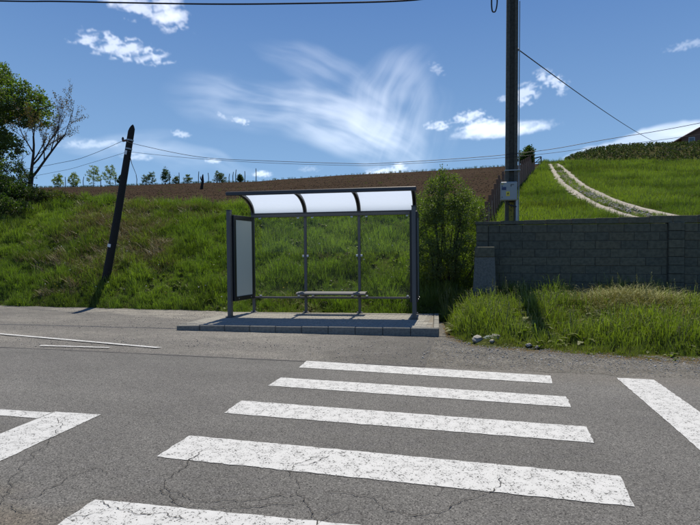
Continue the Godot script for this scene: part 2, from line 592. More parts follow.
	var wood_tex := lut_tex(wood_n, 256, func(v: float) -> Color:
		var g := 0.4 + 0.6 * v
		return Color(g, g * 0.97, g * 0.93))
	M.tarred = triplanar(mat(Color(0.024, 0.021, 0.018), 0.95), wood_tex, 1.0, height_tex(wood_n, 256), 0.5, false)
	M.tarred.uv1_scale = Vector3(6, 0.7, 6)
	M.brown_boards = []
	for t in [[0.26, 0.14, 0.085], [0.22, 0.12, 0.075], [0.29, 0.16, 0.10]]:
		var bm := triplanar(mat(Color(t[0], t[1], t[2]), 0.85), wood_tex, 1.0, null, 0.3, false)
		bm.uv1_scale = Vector3(3, 0.5, 3)
		M.brown_boards.append(bm)
	M.box = mat(Color(0.27, 0.295, 0.29), 0.5)
	M.yellow = mat(Color(0.62, 0.50, 0.05), 0.6)
	M.ochre = triplanar(mat(Color(0.46, 0.38, 0.07), 0.8), con_tex, 1.0 / 0.6)
	M.navy = mat(Color(0.02, 0.035, 0.10), 0.5)
	M.ink = mat(Color(0.02, 0.02, 0.02), 0.6)
	M.cable = mat(Color(0.016, 0.016, 0.018), 0.6)
	M.galv = mat(Color(0.34, 0.36, 0.37), 0.5, 0.5)
	M.white = mat(Color(0.7, 0.7, 0.68), 0.7)
	M.rust = mat(Color(0.10, 0.05, 0.035), 0.8)
	M.roof_tile = mat(Color(0.11, 0.06, 0.045), 0.8)
	M.house_wall = mat(Color(0.20, 0.105, 0.07), 0.85)
	M.pane = mat(Color(0.10, 0.12, 0.14), 0.08)
	# plants: the colour comes with each leaf or copy
	M.bark = triplanar(mat(Color(0.055, 0.046, 0.038), 0.95), wood_tex, 1.0, null, 0.3, false)
	M.bark.uv1_scale = Vector3(4, 1, 4)
	M.leaf = mat(Color(1, 1, 1), 0.55)
	M.leaf.vertex_color_use_as_albedo = true
	M.leaf.backlight_enabled = true
	M.leaf.backlight = Color(0.85, 1.0, 0.35)
	M.grass = mat(Color(1, 1, 1), 0.6)
	M.grass.vertex_color_use_as_albedo = true
	M.grass.backlight_enabled = true
	M.grass.backlight = Color(0.85, 1.0, 0.35)
	M.straw = mat(Color(1, 1, 1), 0.75)
	M.straw.vertex_color_use_as_albedo = true
	M.straw.backlight_enabled = true
	M.straw.backlight = Color(0.5, 0.45, 0.3)
	M.stone = triplanar(mat(Color(1, 1, 1), 0.93), con_tex, 1.0 / 0.2, null, 0.3, false)
	M.stone.vertex_color_use_as_albedo = true
	M.stone.metallic_specular = 0.15

func worn_paint() -> ImageTexture:
	var W := 1536
	var H := 768
	var S := FastNoiseLite.TYPE_SIMPLEX_SMOOTH
	var n1 := noise(S, 0.036, 71, 3)
	var n2 := noise(S, 0.0075, 72, 2)
	var n3 := noise(FastNoiseLite.TYPE_CELLULAR, 0.016, 73)
	n3.cellular_return_type = FastNoiseLite.RETURN_DISTANCE2_SUB
	n3.domain_warp_enabled = true
	n3.domain_warp_amplitude = 26.0
	n3.domain_warp_frequency = 0.02
	var n4 := noise(S, 0.2, 75, 2)
	var a := n1.get_image(W, H).get_data()
	var b := n2.get_image(W, H).get_data()
	var c := n3.get_image(W, H).get_data()
	var d := n4.get_image(W, H).get_data()
	var out := PackedByteArray()
	out.resize(W * H * 4)
	for i in W * H:
		var patch := b[i] / 255.0
		var worn := a[i] > 201 - int(26.0 * smoothstep(0.25, 0.85, patch)) and d[i] > 92
		if c[i] < 3 + int(6.0 * patch) and d[i] > 122 - int(34.0 * patch) and patch > 0.42:
			worn = true
		if d[i] > 226 - int(22.0 * patch):
			worn = true
		var g := int(clampf(226.0 + (d[i] - 128) * 0.25 - (b[i] - 128) * 0.06, 0.0, 255.0))
		out[i * 4] = g; out[i * 4 + 1] = g; out[i * 4 + 2] = g - 2
		out[i * 4 + 3] = 0 if worn else 255
	return ImageTexture.create_from_image(Image.create_from_data(W, H, false, Image.FORMAT_RGBA8, out))

# ---------------------------------------------------------------- ground, field, hill
var rut_left := [[10.51, -71.6], [8.92, -58.6], [7.23, -45.0], [6.51, -37.4], [6.22, -31.7], [6.08, -28.3], [6.13, -25.9], [6.4, -23.0], [7.3, -20.0], [9.0, -17.6]]
var rut_right := [[11.3, -70.9], [9.9, -58.0], [8.56, -46.3], [7.75, -38.3], [7.5, -33.9], [7.36, -29.3], [7.46, -27.1], [7.68, -25.0], [8.4, -22.3], [10.0, -19.8]]

func near_line(x: float, z: float, line: Array) -> float:
	var best := 1e9
	var p := Vector2(x, z)
	for i in line.size() - 1:
		var q := Geometry2D.get_closest_point_to_segment(p, Vector2(line[i][0], line[i][1]), Vector2(line[i + 1][0], line[i + 1][1]))
		best = minf(best, q.distance_to(p))
	return best

var patch := FastNoiseLite.new()

func terrain() -> void:
	patch = noise(FastNoiseLite.TYPE_SIMPLEX_SMOOTH, 0.35, 91, 4)
	var lumps := noise(FastNoiseLite.TYPE_SIMPLEX_SMOOTH, 0.9, 92, 4)
	var base := MB.new()
	base.col = Color(0.055, 0.062, 0.03)
	base.quad(Vector3(-900, -0.12, 900), Vector3(900, -0.12, 900), Vector3(900, -0.12, -900), Vector3(-900, -0.12, -900), Vector3.UP)
	structure("ground", base.mesh(), M.turf)
	var hill := sheet(360, 230, func(i: float, j: float) -> Vector3:
		var d := 6.6 * pow(160.0 / 6.6, j)
		var a := lerpf(-1.75, 0.95, i)
		var x := a * d
		var y := land(x, -d)
		if d > 12.9 or d > 8.8 and x > 0.2:
			y += lumps.get_noise_2d(x, d) * (0.07 if d < 60.0 else 0.12)
		return Vector3(x, y, -d),
		func(p: Vector3) -> Color:
			var t := patch.get_noise_2d(p.x, p.z) * 0.5 + 0.5
			var far := ss(80.0, 90.0, -p.z) * ss(0.14, 0.18, p.x / maxf(-p.z, 1.0))
			var g := Color(0.06, 0.085, 0.02).lerp(Color(0.10, 0.10, 0.04), t)
			return g.lerp(Color(0.075, 0.085, 0.03).lerp(Color(0.07, 0.062, 0.032), t), far))
	structure("hillside", hill, M.turf)
	var furrow := noise(FastNoiseLite.TYPE_SIMPLEX_SMOOTH, 1.3, 93, 4)
	var field := sheet(520, 240, func(i: float, j: float) -> Vector3:
		var d := 18.0 * pow(74.5 / 18.0, j)
		var x0 := -1.45 * d
		var x1 := fence_x(d) - 0.25
		var x := lerpf(x0, x1, i)
		var jag := 0.5 + patch.get_noise_2d(x * 0.6, 7.0) * 1.2
		if j < 0.004: d += jag
		return Vector3(x, land(x, -d) + 0.06 + furrow.get_noise_2d(x * 0.8, d * 2.0) * 0.035, -d),
		func(p: Vector3) -> Color:
			var t := patch.get_noise_2d(p.x * 0.35, p.z * 0.35) * 0.5 + 0.5
			var u := furrow.get_noise_2d(p.x * 0.5, p.z * 3.0) * 0.5 + 0.5
			return Color(0.038, 0.027, 0.018).lerp(Color(0.066, 0.048, 0.033), clampf(t * 0.8 + u * 0.5 - 0.15, 0, 1)))
	structure("ploughed_field", field, M.soil)
	# cart track: two bare ruts with a stony strip between them
	var track := Node3D.new()
	track.name = "cart_track"
	add_child(track)
	track.set_meta("kind", "structure")
	for side in 2:
		var line: Array = rut_left if side == 0 else rut_right
		var cv := Curve3D.new()
		for q in line: cv.add_point(Vector3(q[0], 0, q[1]))
		put("wheel_rut", ribbon(smooth_line(line, 12), 0.25, 0.09, Color(0.42, 0.395, 0.345), 0.2, 700 + side), M.gravel, track)
	var mid := []
	for k in rut_left.size():
		mid.append([(rut_left[k][0] + rut_right[k][0]) * 0.5, (rut_left[k][1] + rut_right[k][1]) * 0.5])
	put("stony_strip", ribbon(smooth_line(mid, 12), 0.2, 0.06, Color(0.21, 0.19, 0.14), 0.12, 704), M.gravel, track)

func smooth_line(line: Array, per: int) -> Array:
	var out := []
	for i in line.size() - 1:
		var p0 := Vector2(line[maxi(i - 1, 0)][0], line[maxi(i - 1, 0)][1])
		var p1 := Vector2(line[i][0], line[i][1])
		var p2 := Vector2(line[i + 1][0], line[i + 1][1])
		var p3 := Vector2(line[mini(i + 2, line.size() - 1)][0], line[mini(i + 2, line.size() - 1)][1])
		for k in per:
			out.append(p1.cubic_interpolate(p2, p0, p3, k / float(per)))
	out.append(Vector2(line[-1][0], line[-1][1]))
	return out

func ribbon(line: Array, half: float, lift: float, col: Color, jag: float, sd: int) -> ArrayMesh:
	var f := noise(FastNoiseLite.TYPE_SIMPLEX_SMOOTH, 0.9, sd, 3)
	var mb := MB.new()
	var rows := []
	for i in line.size():
		var t: Vector2 = (line[mini(i + 1, line.size() - 1)] - line[maxi(i - 1, 0)]).normalized()
		var s := Vector2(-t.y, t.x)
		var row := []
		for k in 5:
			var o := (k - 2) / 2.0 * half
			if k == 0 or k == 4: o += f.get_noise_2d(i * 0.7, k * 9.0) * jag * 2.0
			var q: Vector2 = line[i] + s * o
			row.append(Vector3(q.x, land(q.x, q.y) + lift + f.get_noise_2d(q.x * 2.0, q.y * 2.0) * 0.015 - (0.06 if k == 0 or k == 4 else 0.0), q.y))
		rows.append(row)
	for i in rows.size() - 1:
		for k in 4:
			mb.col = col * (1.0 + f.get_noise_2d(i * 1.3, k * 3.0) * 0.35)
			mb.quad(rows[i][k], rows[i][k + 1], rows[i + 1][k + 1], rows[i + 1][k], Vector3.UP)
	return mb.mesh()

# ---------------------------------------------------------------- road
func bay_edge(x: float) -> float:
	return -interp(x, [-40.0, -13.0, -7.0, -5.3, -0.75, -0.5, -0.3, 0.1, 1.4, 3.1, 8.0, 40.0], [12.75, 12.75, 12.65, 12.4, 11.9, 11.7, 9.6, 8.95, 8.5, 8.2, 7.9, 7.7])

func road() -> void:
	var f := noise(FastNoiseLite.TYPE_SIMPLEX_SMOOTH, 0.22, 101, 4)
	var g := noise(FastNoiseLite.TYPE_SIMPLEX_SMOOTH, 1.4, 102, 3)
	var m := sheet(420, 110, func(i: float, j: float) -> Vector3:
		var x := lerpf(-1.0, 1.0, i)
		x = signf(x) * (absf(x) * 9.0 + pow(absf(x), 3.0) * 51.0) - 1.0
		return Vector3(x, 0.0, lerpf(-0.6, -6.96, j)),
		func(p: Vector3) -> Color:
			var t := f.get_noise_2d(p.x * 0.5, p.z * 1.6)
			var s := g.get_noise_2d(p.x * 0.6, p.z)
			var lane := 0.05 * (exp(-pow((p.z + 4.95) / 0.3, 2)) + exp(-pow((p.z + 6.3) / 0.3, 2)) + exp(-pow((p.z + 3.3) / 0.3, 2)) + exp(-pow((p.z + 1.9) / 0.3, 2)))
			var k := 0.146 * (1.0 + 0.24 * t + 0.16 * s + lane)
			var edge := ss(-6.2, -6.85, p.z) * (0.6 + 0.4 * s)
			var c := Color(k * 1.02, k * 1.02, k * 0.995).lerp(Color(0.185, 0.172, 0.15), edge * ss(-1.5, 0.6, p.x))
			var dirt := ss(0.85, 0.1, Vector2(p.x + 2.75, (p.z + 2.35) * 1.3).length() + s * 0.5)
			return c.lerp(Color(0.17, 0.142, 0.10), dirt * 0.6))
	structure("road", m, M.asphalt)
	var bay := sheet(300, 60, func(i: float, j: float) -> Vector3:
		var x := lerpf(-36.0, -0.32, sqrt(i))
		var e := bay_edge(x) + g.get_noise_2d(x * 1.2, 4.0) * 0.25
		var z := lerpf(-6.94, e, j)
		return Vector3(x, -0.006 + g.get_noise_2d(x, z) * 0.006, z),
		func(p: Vector3) -> Color:
			var t := f.get_noise_2d(p.x * 0.7 + 40.0, p.z * 2.2)
			var s := g.get_noise_2d(p.x * 0.9, p.z * 1.4)
			var c := Color(0.19, 0.185, 0.174) * (1.0 + 0.2 * t + 0.16 * s)
			var dust := clampf(ss(-9.6, -12.2, p.z) * 0.55 + t * 0.8, 0.0, 1.0) * ss(-0.15, 0.3, s + t)
			c = c.lerp(Color(0.36, 0.345, 0.305), dust * 0.85)
			return c.lerp(Color(0.112, 0.109, 0.101) * (1.0 + 0.3 * s), ss(-2.6, -0.7, p.x + s * 1.6 + t)))
	structure("bus_bay", bay, M.old_asphalt)
	var sh := sheet(320, 26, func(i: float, j: float) -> Vector3:
		var x := lerpf(-0.5, 36.0, i * i)
		var e := bay_edge(x) - 0.3
		var z := lerpf(-6.90, e, j)
		var y := 0.004 - 0.012 * j + g.get_noise_2d(x * 3.0, z * 3.0) * 0.012 * minf(j * 4.0, 1.0)
		return Vector3(x, y - (0.03 if j == 0.0 else 0.0), z + g.get_noise_2d(x * 1.5, 2.0) * 0.12),
		func(p: Vector3) -> Color:
			var s := g.get_noise_2d(p.x, p.z * 1.6)
			var c := Color(0.158, 0.154, 0.142) * (1.0 + 0.3 * s)
			var moss: float = ss(0.45, 0.12, p.z - bay_edge(p.x)) * ss(-0.3, 0.15, s + 0.15)
			return c.lerp(Color(0.105, 0.078, 0.03), moss))
	structure("gravel_shoulder", sh, M.gravel)
	# dark joint between the carriageway and the bay
	var seam := MB.new()
	var x := -20.0
	while x < -0.6:
		var z0 := -6.965 - 0.02 * sin(x * 0.7) - ss(-4.0, -20.0, x) * 0.25 * -1.0
		var z1 := -6.965 - 0.02 * sin((x + 0.5) * 0.7) - ss(-4.0, -20.0, x + 0.5) * 0.25 * -1.0
		var h := 0.022 + 0.012 * g.get_noise_1d(x * 3.0)
		seam.quad(Vector3(x, 0.004, z0 + h), Vector3(x + 0.5, 0.004, z1 + h), Vector3(x + 0.5, 0.004, z1 - h), Vector3(x, 0.004, z0 - h), Vector3.UP)
		x += 0.5
	var so := structure("road_joint", seam.mesh(), M.seam)
	so.set_meta("kind", "structure")
	# cracks: flat dark ribbons whose colour stands in for the shade in the gaps
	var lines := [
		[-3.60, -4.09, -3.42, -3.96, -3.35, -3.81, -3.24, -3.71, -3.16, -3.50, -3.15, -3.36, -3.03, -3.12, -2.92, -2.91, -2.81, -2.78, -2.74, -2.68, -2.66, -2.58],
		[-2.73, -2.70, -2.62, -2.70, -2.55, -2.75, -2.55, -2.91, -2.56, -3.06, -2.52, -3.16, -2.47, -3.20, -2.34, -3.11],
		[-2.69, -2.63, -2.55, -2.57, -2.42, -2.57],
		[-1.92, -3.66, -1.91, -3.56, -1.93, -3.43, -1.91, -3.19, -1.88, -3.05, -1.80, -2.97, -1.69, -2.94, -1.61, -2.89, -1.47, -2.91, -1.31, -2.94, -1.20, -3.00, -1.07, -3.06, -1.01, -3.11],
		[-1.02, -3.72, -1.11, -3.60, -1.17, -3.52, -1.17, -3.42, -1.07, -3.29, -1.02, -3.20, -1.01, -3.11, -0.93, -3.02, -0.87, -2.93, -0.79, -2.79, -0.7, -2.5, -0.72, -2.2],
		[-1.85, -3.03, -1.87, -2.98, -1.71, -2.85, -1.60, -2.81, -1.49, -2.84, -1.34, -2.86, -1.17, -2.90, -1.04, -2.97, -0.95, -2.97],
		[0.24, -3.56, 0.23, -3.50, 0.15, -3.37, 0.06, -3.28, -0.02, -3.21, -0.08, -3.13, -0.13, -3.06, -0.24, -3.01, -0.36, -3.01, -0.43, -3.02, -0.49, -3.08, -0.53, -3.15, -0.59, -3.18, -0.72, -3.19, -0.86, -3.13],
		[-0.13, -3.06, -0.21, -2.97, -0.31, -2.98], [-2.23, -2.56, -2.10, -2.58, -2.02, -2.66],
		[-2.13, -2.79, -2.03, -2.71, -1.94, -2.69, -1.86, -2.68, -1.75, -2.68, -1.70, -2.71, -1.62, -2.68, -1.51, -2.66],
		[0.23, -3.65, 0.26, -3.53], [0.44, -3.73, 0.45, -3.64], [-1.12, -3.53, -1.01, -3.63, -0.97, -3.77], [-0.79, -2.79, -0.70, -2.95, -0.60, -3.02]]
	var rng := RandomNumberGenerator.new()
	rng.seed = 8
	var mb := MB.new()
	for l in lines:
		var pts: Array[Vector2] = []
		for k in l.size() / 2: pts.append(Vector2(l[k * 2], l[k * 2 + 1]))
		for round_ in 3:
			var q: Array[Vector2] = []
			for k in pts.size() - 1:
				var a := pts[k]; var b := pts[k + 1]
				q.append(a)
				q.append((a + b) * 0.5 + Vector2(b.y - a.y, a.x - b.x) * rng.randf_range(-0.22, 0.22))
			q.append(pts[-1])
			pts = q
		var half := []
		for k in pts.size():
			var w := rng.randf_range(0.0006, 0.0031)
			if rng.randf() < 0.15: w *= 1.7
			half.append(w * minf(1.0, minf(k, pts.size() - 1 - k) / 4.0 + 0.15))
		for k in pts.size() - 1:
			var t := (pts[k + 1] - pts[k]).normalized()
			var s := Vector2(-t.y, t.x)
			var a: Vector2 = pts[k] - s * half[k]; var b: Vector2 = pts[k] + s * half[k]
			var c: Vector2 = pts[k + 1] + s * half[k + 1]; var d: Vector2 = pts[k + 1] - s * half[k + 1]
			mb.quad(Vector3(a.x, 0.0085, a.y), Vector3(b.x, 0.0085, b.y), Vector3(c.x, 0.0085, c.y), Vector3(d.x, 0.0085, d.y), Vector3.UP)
	structure("road_crack_shade", mb.mesh(), M.crack_shade)

# painted strip: corners in plan, texture laid in metres
func strip(pts: Array, lift: float, off: Vector2) -> ArrayMesh:
	var mb := MB.new()
	var f := noise(FastNoiseLite.TYPE_SIMPLEX_SMOOTH, 9.0, 601, 3)
	var q := []
	for p in pts: q.append(Vector3(p[0], lift, p[1]))
	var u := func(p: Vector3) -> Vector2: return Vector2(p.x / 1.5 + off.x, p.z / 0.75 + off.y)
	# cells of a few centimetres, so that the outer edge can run ragged
	var nx := clampi(int(q[0].distance_to(q[1]) / 0.04), 2, 140)
	var ny := clampi(int(q[0].distance_to(q[3]) / 0.04), 2, 90)
	var at := func(i: int, j: int) -> Vector3:
		var a: Vector3 = q[0].lerp(q[1], i / float(nx)).lerp(q[3].lerp(q[2], i / float(nx)), j / float(ny))
		if i == 0 or j == 0 or i == nx or j == ny:
			a += Vector3(f.get_noise_2d(a.x, a.z), 0, f.get_noise_2d(a.x + 50.0, a.z)) * 0.011
		return a
	for i in nx:
		for j in ny:
			var a: Vector3 = at.call(i, j); var b: Vector3 = at.call(i + 1, j); var c: Vector3 = at.call(i + 1, j + 1); var d: Vector3 = at.call(i, j + 1)
			mb.uvquad(a, b, c, d, u.call(a), u.call(b), u.call(c), u.call(d), Vector3.UP)
	return mb.mesh()

func markings() -> void:
	var cross := Node3D.new()
	cross.name = "zebra_crossing"
	add_child(cross)
	cross.set_meta("kind", "structure")
	var rows := [
		[[-2.12, -6.97], [1.02, -6.76], [0.98, -6.36], [-2.10, -6.55]],
		[[-2.14, -5.98], [1.03, -5.81], [1.01, -5.42], [-2.15, -5.58]],
		[[-2.20, -4.96], [1.02, -4.84], [1.00, -4.44], [-2.18, -4.54]],
		[[-2.19, -3.92], [1.02, -3.82], [0.98, -3.37], [-2.20, -3.46]],
		[[-2.18, -2.78], [1.00, -2.86], [0.98, -2.43], [-2.18, -2.34]],
		[[-2.18, -1.76], [1.00, -1.84], [0.98, -1.42], [-2.18, -1.34]]]
	for k in rows.size():
		put("painted_bar", strip(rows[k], 0.0045, Vector2(k * 0.37, k * 0.29)), M.paint, cross)
	var s1 := structure("stop_line", strip([[-3.75, -4.24], [-3.27, -4.26], [-3.20, -0.9], [-3.68, -0.9]], 0.0045, Vector2(0.15, 0.6)), M.paint)
	s1.set_meta("label", "wide white stop line meeting the centre line left of the crossing")
	var s2 := structure("stop_line", strip([[1.77, -6.81], [2.17, -6.80], [2.14, -4.3], [1.74, -4.3]], 0.0045, Vector2(0.7, 0.2)), M.paint)
	s2.set_meta("label", "wide worn white stop line right of the crossing")
	structure("centre_line", strip([[-30.0, -3.9], [-3.756, -4.21], [-3.756, -4.04], [-30.0, -3.73]], 0.0045, Vector2(0.3, 0.4)), M.paint)
	structure("bay_edge_line", strip([[-24.0, -10.95], [-4.62, -7.46], [-4.70, -7.39], [-24.0, -10.83]], 0.009, Vector2(0.3, 0.1)), M.paint)
	structure("lane_edge_line", strip([[-6.64, -7.24], [-5.42, -7.30], [-5.42, -7.24], [-6.62, -7.16]], 0.009, Vector2(0.8, 0.7)), M.paint)

# ---------------------------------------------------------------- pavement under the shelter
func stop_frame() -> Transform3D:
	return Transform3D(Basis(Vector3.UP, 0.0516) * Basis(Vector3(0, 0, 1), 0.010), Vector3(-4.932, 0.1, -10.586))

func pavement() -> void:
	var o := Node3D.new()
	o.name = "pavement"
	add_child(o)
	o.transform = stop_frame()
	o.set_meta("kind", "structure")
	var bed := MB.new()
	# bed with a slanted left side
	var pl := [Vector2(-0.46, 1.18), Vector2(4.32, 1.18), Vector2(4.32, -1.02), Vector2(-0.32, -1.02)]
	for k in 4:
		var a: Vector2 = pl[k]; var b: Vector2 = pl[(k + 1) % 4]
		bed.quad(Vector3(a.x, -0.3, a.y), Vector3(b.x, -0.3, b.y), Vector3(b.x, -0.008, b.y), Vector3(a.x, -0.008, a.y), Vector3(b.y - a.y, 0, a.x - b.x) * -1.0)
	bed.quad(Vector3(pl[0].x, -0.008, pl[0].y), Vector3(pl[1].x, -0.008, pl[1].y), Vector3(pl[2].x, -0.008, pl[2].y), Vector3(pl[3].x, -0.008, pl[3].y), Vector3.UP)
	put("bedding", bed.mesh(), M.joint, o)
	var rng := RandomNumberGenerator.new()
	rng.seed = 15
	# kerb stones along the front
	var kx := -0.10
	var km := MB.new()
	km.box(Vector3(0.496, 0.34, 0.12), Transform3D(Basis.IDENTITY, Vector3(0, -0.17, 0)), 0.012)
	var kerb_mesh := km.mesh()
	for k in 9:
		var s := put("kerb_stone", kerb_mesh, M.kerb[rng.randi() % 2], o)
		s.position = Vector3(kx + 0.25 + k * 0.503, rng.randf_range(-0.004, 0.004), 1.245 + rng.randf_range(-0.006, 0.006))
		s.rotation.y = rng.randf_range(-0.006, 0.006)
	# lowered end stone at the left, tilting down to the bay
	var em := MB.new()
	em.box(Vector3(0.46, 0.3, 0.12), Transform3D(Basis(Vector3(0, 0, 1), 0.02), Vector3(0, -0.155, 0)), 0.012)
	put("kerb_stone", em.mesh(), M.kerb[1], o).position = Vector3(-0.335, -0.002, 1.25)
	# side kerbs
	var sm := MB.new()
	sm.box(Vector3(0.1, 0.3, 0.545), Transform3D(Basis.IDENTITY, Vector3(0, -0.15, 0)), 0.01)
	var sm_mesh := sm.mesh()
	for k in 4:
		var r := put("kerb_stone", sm_mesh, M.kerb[k % 2], o)
		r.position = Vector3(4.378, rng.randf_range(-0.004, 0.004), 0.905 - k * 0.553)
		var l := put("kerb_stone", sm_mesh, M.kerb[(k + 1) % 2], o)
		l.position = Vector3(-0.50 + 0.033 * k, rng.randf_range(-0.006, 0.0) - 0.004, 0.905 - k * 0.553)
		l.rotation.y = -0.06
	# concrete blocks laid in staggered rows
	var pm := []
	for q in [0.0, 0.001, 0.002]:
		var b := MB.new()
		b.box(Vector3(0.1935, 0.06, 0.094), Transform3D(Basis.IDENTITY, Vector3(0, -0.03 - q, 0)), 0.006)
		pm.append(b.mesh())
	var hm := MB.new()
	hm.box(Vector3(0.094, 0.06, 0.0925), Transform3D(Basis.IDENTITY, Vector3(0, -0.03, 0)), 0.006)
	var half_mesh := hm.mesh()
	var count := 0
	var rest := MB.new()
	for r in 22:
		var z := 1.133 - r * 0.0975
		var x0 := -0.445 + (1.18 - z) * 0.06
		for k in 26:
			var x := x0 + 0.1 + k * 0.197 + (0.0985 if r % 2 == 1 else 0.0)
			var mesh: Mesh = pm[rng.randi() % 3]
			if r % 2 == 1 and k == 0:
				pass
			if x > 4.32 - 0.09:
				continue
			var sink := rng.randf_range(-0.003, 0.003)
			var turn := rng.randf_range(-0.012, 0.012)
			if count < 290:
				var p := put("paver", mesh, M.paver[rng.randi() % 3], o)
				p.position = Vector3(x, sink, z)
				p.rotation = Vector3(rng.randf_range(-0.01, 0.01), turn, rng.randf_range(-0.008, 0.008))
				count += 1
			else:
				rest.box(Vector3(0.1935, 0.06, 0.094), Transform3D(Basis(Vector3.UP, turn), Vector3(x, sink - 0.03, z)), 0.006)
		if r % 2 == 1:
			rest.box(Vector3(0.094, 0.06, 0.0925), Transform3D(Basis.IDENTITY, Vector3(x0 + 0.049, -0.03, z)), 0.006)
	var ro := put("rear_pavers", rest.mesh(), M.paver[0], o)
	ro.set_meta("kind", "stuff")

# ---------------------------------------------------------------- bus shelter
func bar(a: Vector3, b: Vector3, w: float, h: float, ch := 0.006) -> MB:
	var mb := MB.new()
	var d := b - a
	var z := d.normalized()
	var x := Vector3.UP.cross(z)
	if x.length() < 0.01: x = Vector3(1, 0, 0)
	x = x.normalized()
	mb.box(Vector3(w, h, d.length()), Transform3D(Basis(x, z.cross(x), z), (a + b) * 0.5), ch)
	return mb

func post(x: float, z: float, w: float, dd: float, h: float) -> MB:
	var mb := MB.new()
	mb.box(Vector3(w, h, dd), Transform3D(Basis.IDENTITY, Vector3(x, h * 0.5, z)), 0.006)
	return mb

func arc(t: float) -> Vector2:   # z, y along the roof curve, 0 front .. 1 rear
	return Vector2(-0.103 - 0.863 * sin(t * PI * 0.5), 2.264 + 0.381 * cos(t * PI * 0.5))

func shelter() -> void:
	var o := thing("bus_shelter", "grey metal bus shelter with curved white roof, glass back and bench", "bus shelter")
	o.transform = stop_frame()
	var L := 3.937
	var rear := [0.194, 1.436, 2.678, 3.92]
	var ZB := -0.966
	# front posts with foot plates
	for x in [0.0, L]:
		var p := put("front_post", post(x, 0.0, 0.08, 0.12, 2.285).mesh(), M.alu, o)
		var f := MB.new()
		f.box(Vector3(0.16, 0.014, 0.2), Transform3D(Basis.IDENTITY, Vector3(x, 0.012, 0)), 0.003)
		put("foot_plate", f.mesh(), M.alu, p)
		var cp := MB.new()
		cp.box(Vector3(0.094, 0.016, 0.126), Transform3D(Basis.IDENTITY, Vector3(x, 2.294, 0)), 0.004)
		put("cap", cp.mesh(), M.beam, p)
	for x in rear:
		var p := put("rear_post", post(x, ZB, 0.062, 0.062, 2.232).mesh(), M.alu, o)
		var f := MB.new()
		f.box(Vector3(0.13, 0.012, 0.13), Transform3D(Basis.IDENTITY, Vector3(x, 0.011, ZB)), 0.003)
		put("foot_plate", f.mesh(), M.alu, p)
		for sx in [-0.045, 0.045]:
			var bm := MB.new()
			bm.tube([Vector3(x + sx, 0.018, ZB + 0.045), Vector3(x + sx, 0.034, ZB + 0.045)], [0.011, 0.011], 6)
			put("bolt", bm.mesh(), M.steel, p)
	# beams and rails
	put("front_beam", bar(Vector3(-0.085, 2.655, -0.07), Vector3(L + 0.055, 2.655, -0.07), 0.085, 0.085, 0.012).mesh(), M.beam, o)
	put("rear_beam", bar(Vector3(rear[0] - 0.03, 2.222, ZB + 0.035), Vector3(L + 0.03, 2.222, ZB + 0.035), 0.045, 0.07, 0.008).mesh(), M.alu, o)
	put("rear_gutter", bar(Vector3(rear[0] - 0.03, 2.274, ZB + 0.02), Vector3(L + 0.03, 2.274, ZB + 0.02), 0.06, 0.03, 0.006).mesh(), M.beam, o)
	put("lower_rail", bar(Vector3(rear[0], 0.345, ZB), Vector3(L, 0.345, ZB), 0.04, 0.045, 0.006).mesh(), M.alu, o)
	# arches: a pair of ribs with a strip between
	for x in rear:
		var am := MB.new()
		for sx in [-0.03, 0.03]:
			for k in 14:
				var a := arc(k / 14.0); var b := arc((k + 1) / 14.0)
				var q := bar(Vector3(x + sx, a.y, a.x), Vector3(x + sx, b.y, b.x), 0.024, 0.05, 0.0)
				am.v.append_array(q.v); am.n.append_array(q.n); am.c.append_array(q.c); am.uv.append_array(q.uv)
		var ar := put("arch", am.mesh(), M.alu, o)
		var gm := MB.new()
		for k in 14:
			var a := arc(k / 14.0); var b := arc((k + 1) / 14.0)
			gm.quad(Vector3(x - 0.019, a.y + 0.015, a.x), Vector3(x + 0.019, a.y + 0.015, a.x), Vector3(x + 0.019, b.y + 0.015, b.x), Vector3(x - 0.019, b.y + 0.015, b.x), Vector3.DOWN)
		put("arch_gasket", gm.mesh(), M.black, ar)
	# opal roof sheets
	for k in 3:
		var rm := MB.new()
		var x0: float = rear[k] + 0.005
		var x1: float = rear[k + 1] - 0.005
		for i in 20:
			var a := arc(i / 20.0); var b := arc((i + 1) / 20.0)
			var up := Vector3(0, b.x - a.x, -(b.y - a.y)).normalized()
			if up.y < 0.0: up = -up
			rm.quad(Vector3(x0, a.y + 0.026, a.x), Vector3(x1, a.y + 0.026, a.x), Vector3(x1, b.y + 0.026, b.x), Vector3(x0, b.y + 0.026, b.x), up)
		put("roof_sheet", rm.mesh(), M.roof, o)
	# glass at the back with clamps
	for k in 3:
		var g := MB.new()
		var x0: float = rear[k] + 0.045
		var x1: float = rear[k + 1] - 0.045
		g.quad(Vector3(x0, 0.385, ZB), Vector3(x1, 0.385, ZB), Vector3(x1, 2.165, ZB), Vector3(x0, 2.165, ZB), Vector3(0, 0, 1))
		var gp := put("glass_pane", g.mesh(), M.glass, o)
		for cx in [x0 + 0.12, x1 - 0.12]:
			for cy in [0.385, 2.168]:
				var cm := MB.new()
				cm.box(Vector3(0.055, 0.036, 0.04), Transform3D(Basis.IDENTITY, Vector3(cx, cy, ZB + 0.004)), 0.006)
				put("clamp", cm.mesh(), M.steel, gp)
		for cx in [x0, x1]:
			if (k == 0 and cx == x0) or (k == 2 and cx == x1): continue
			var cm := MB.new()
			cm.box(Vector3(0.06, 0.05, 0.036), Transform3D(Basis.IDENTITY, Vector3(cx, 1.295, ZB + 0.004)), 0.006)
			put("clamp", cm.mesh(), M.steel, gp)
	# bench between the two middle posts
	var b := Node3D.new()
	b.name = "bench"
	o.add_child(b, true)
	var sm := MB.new()
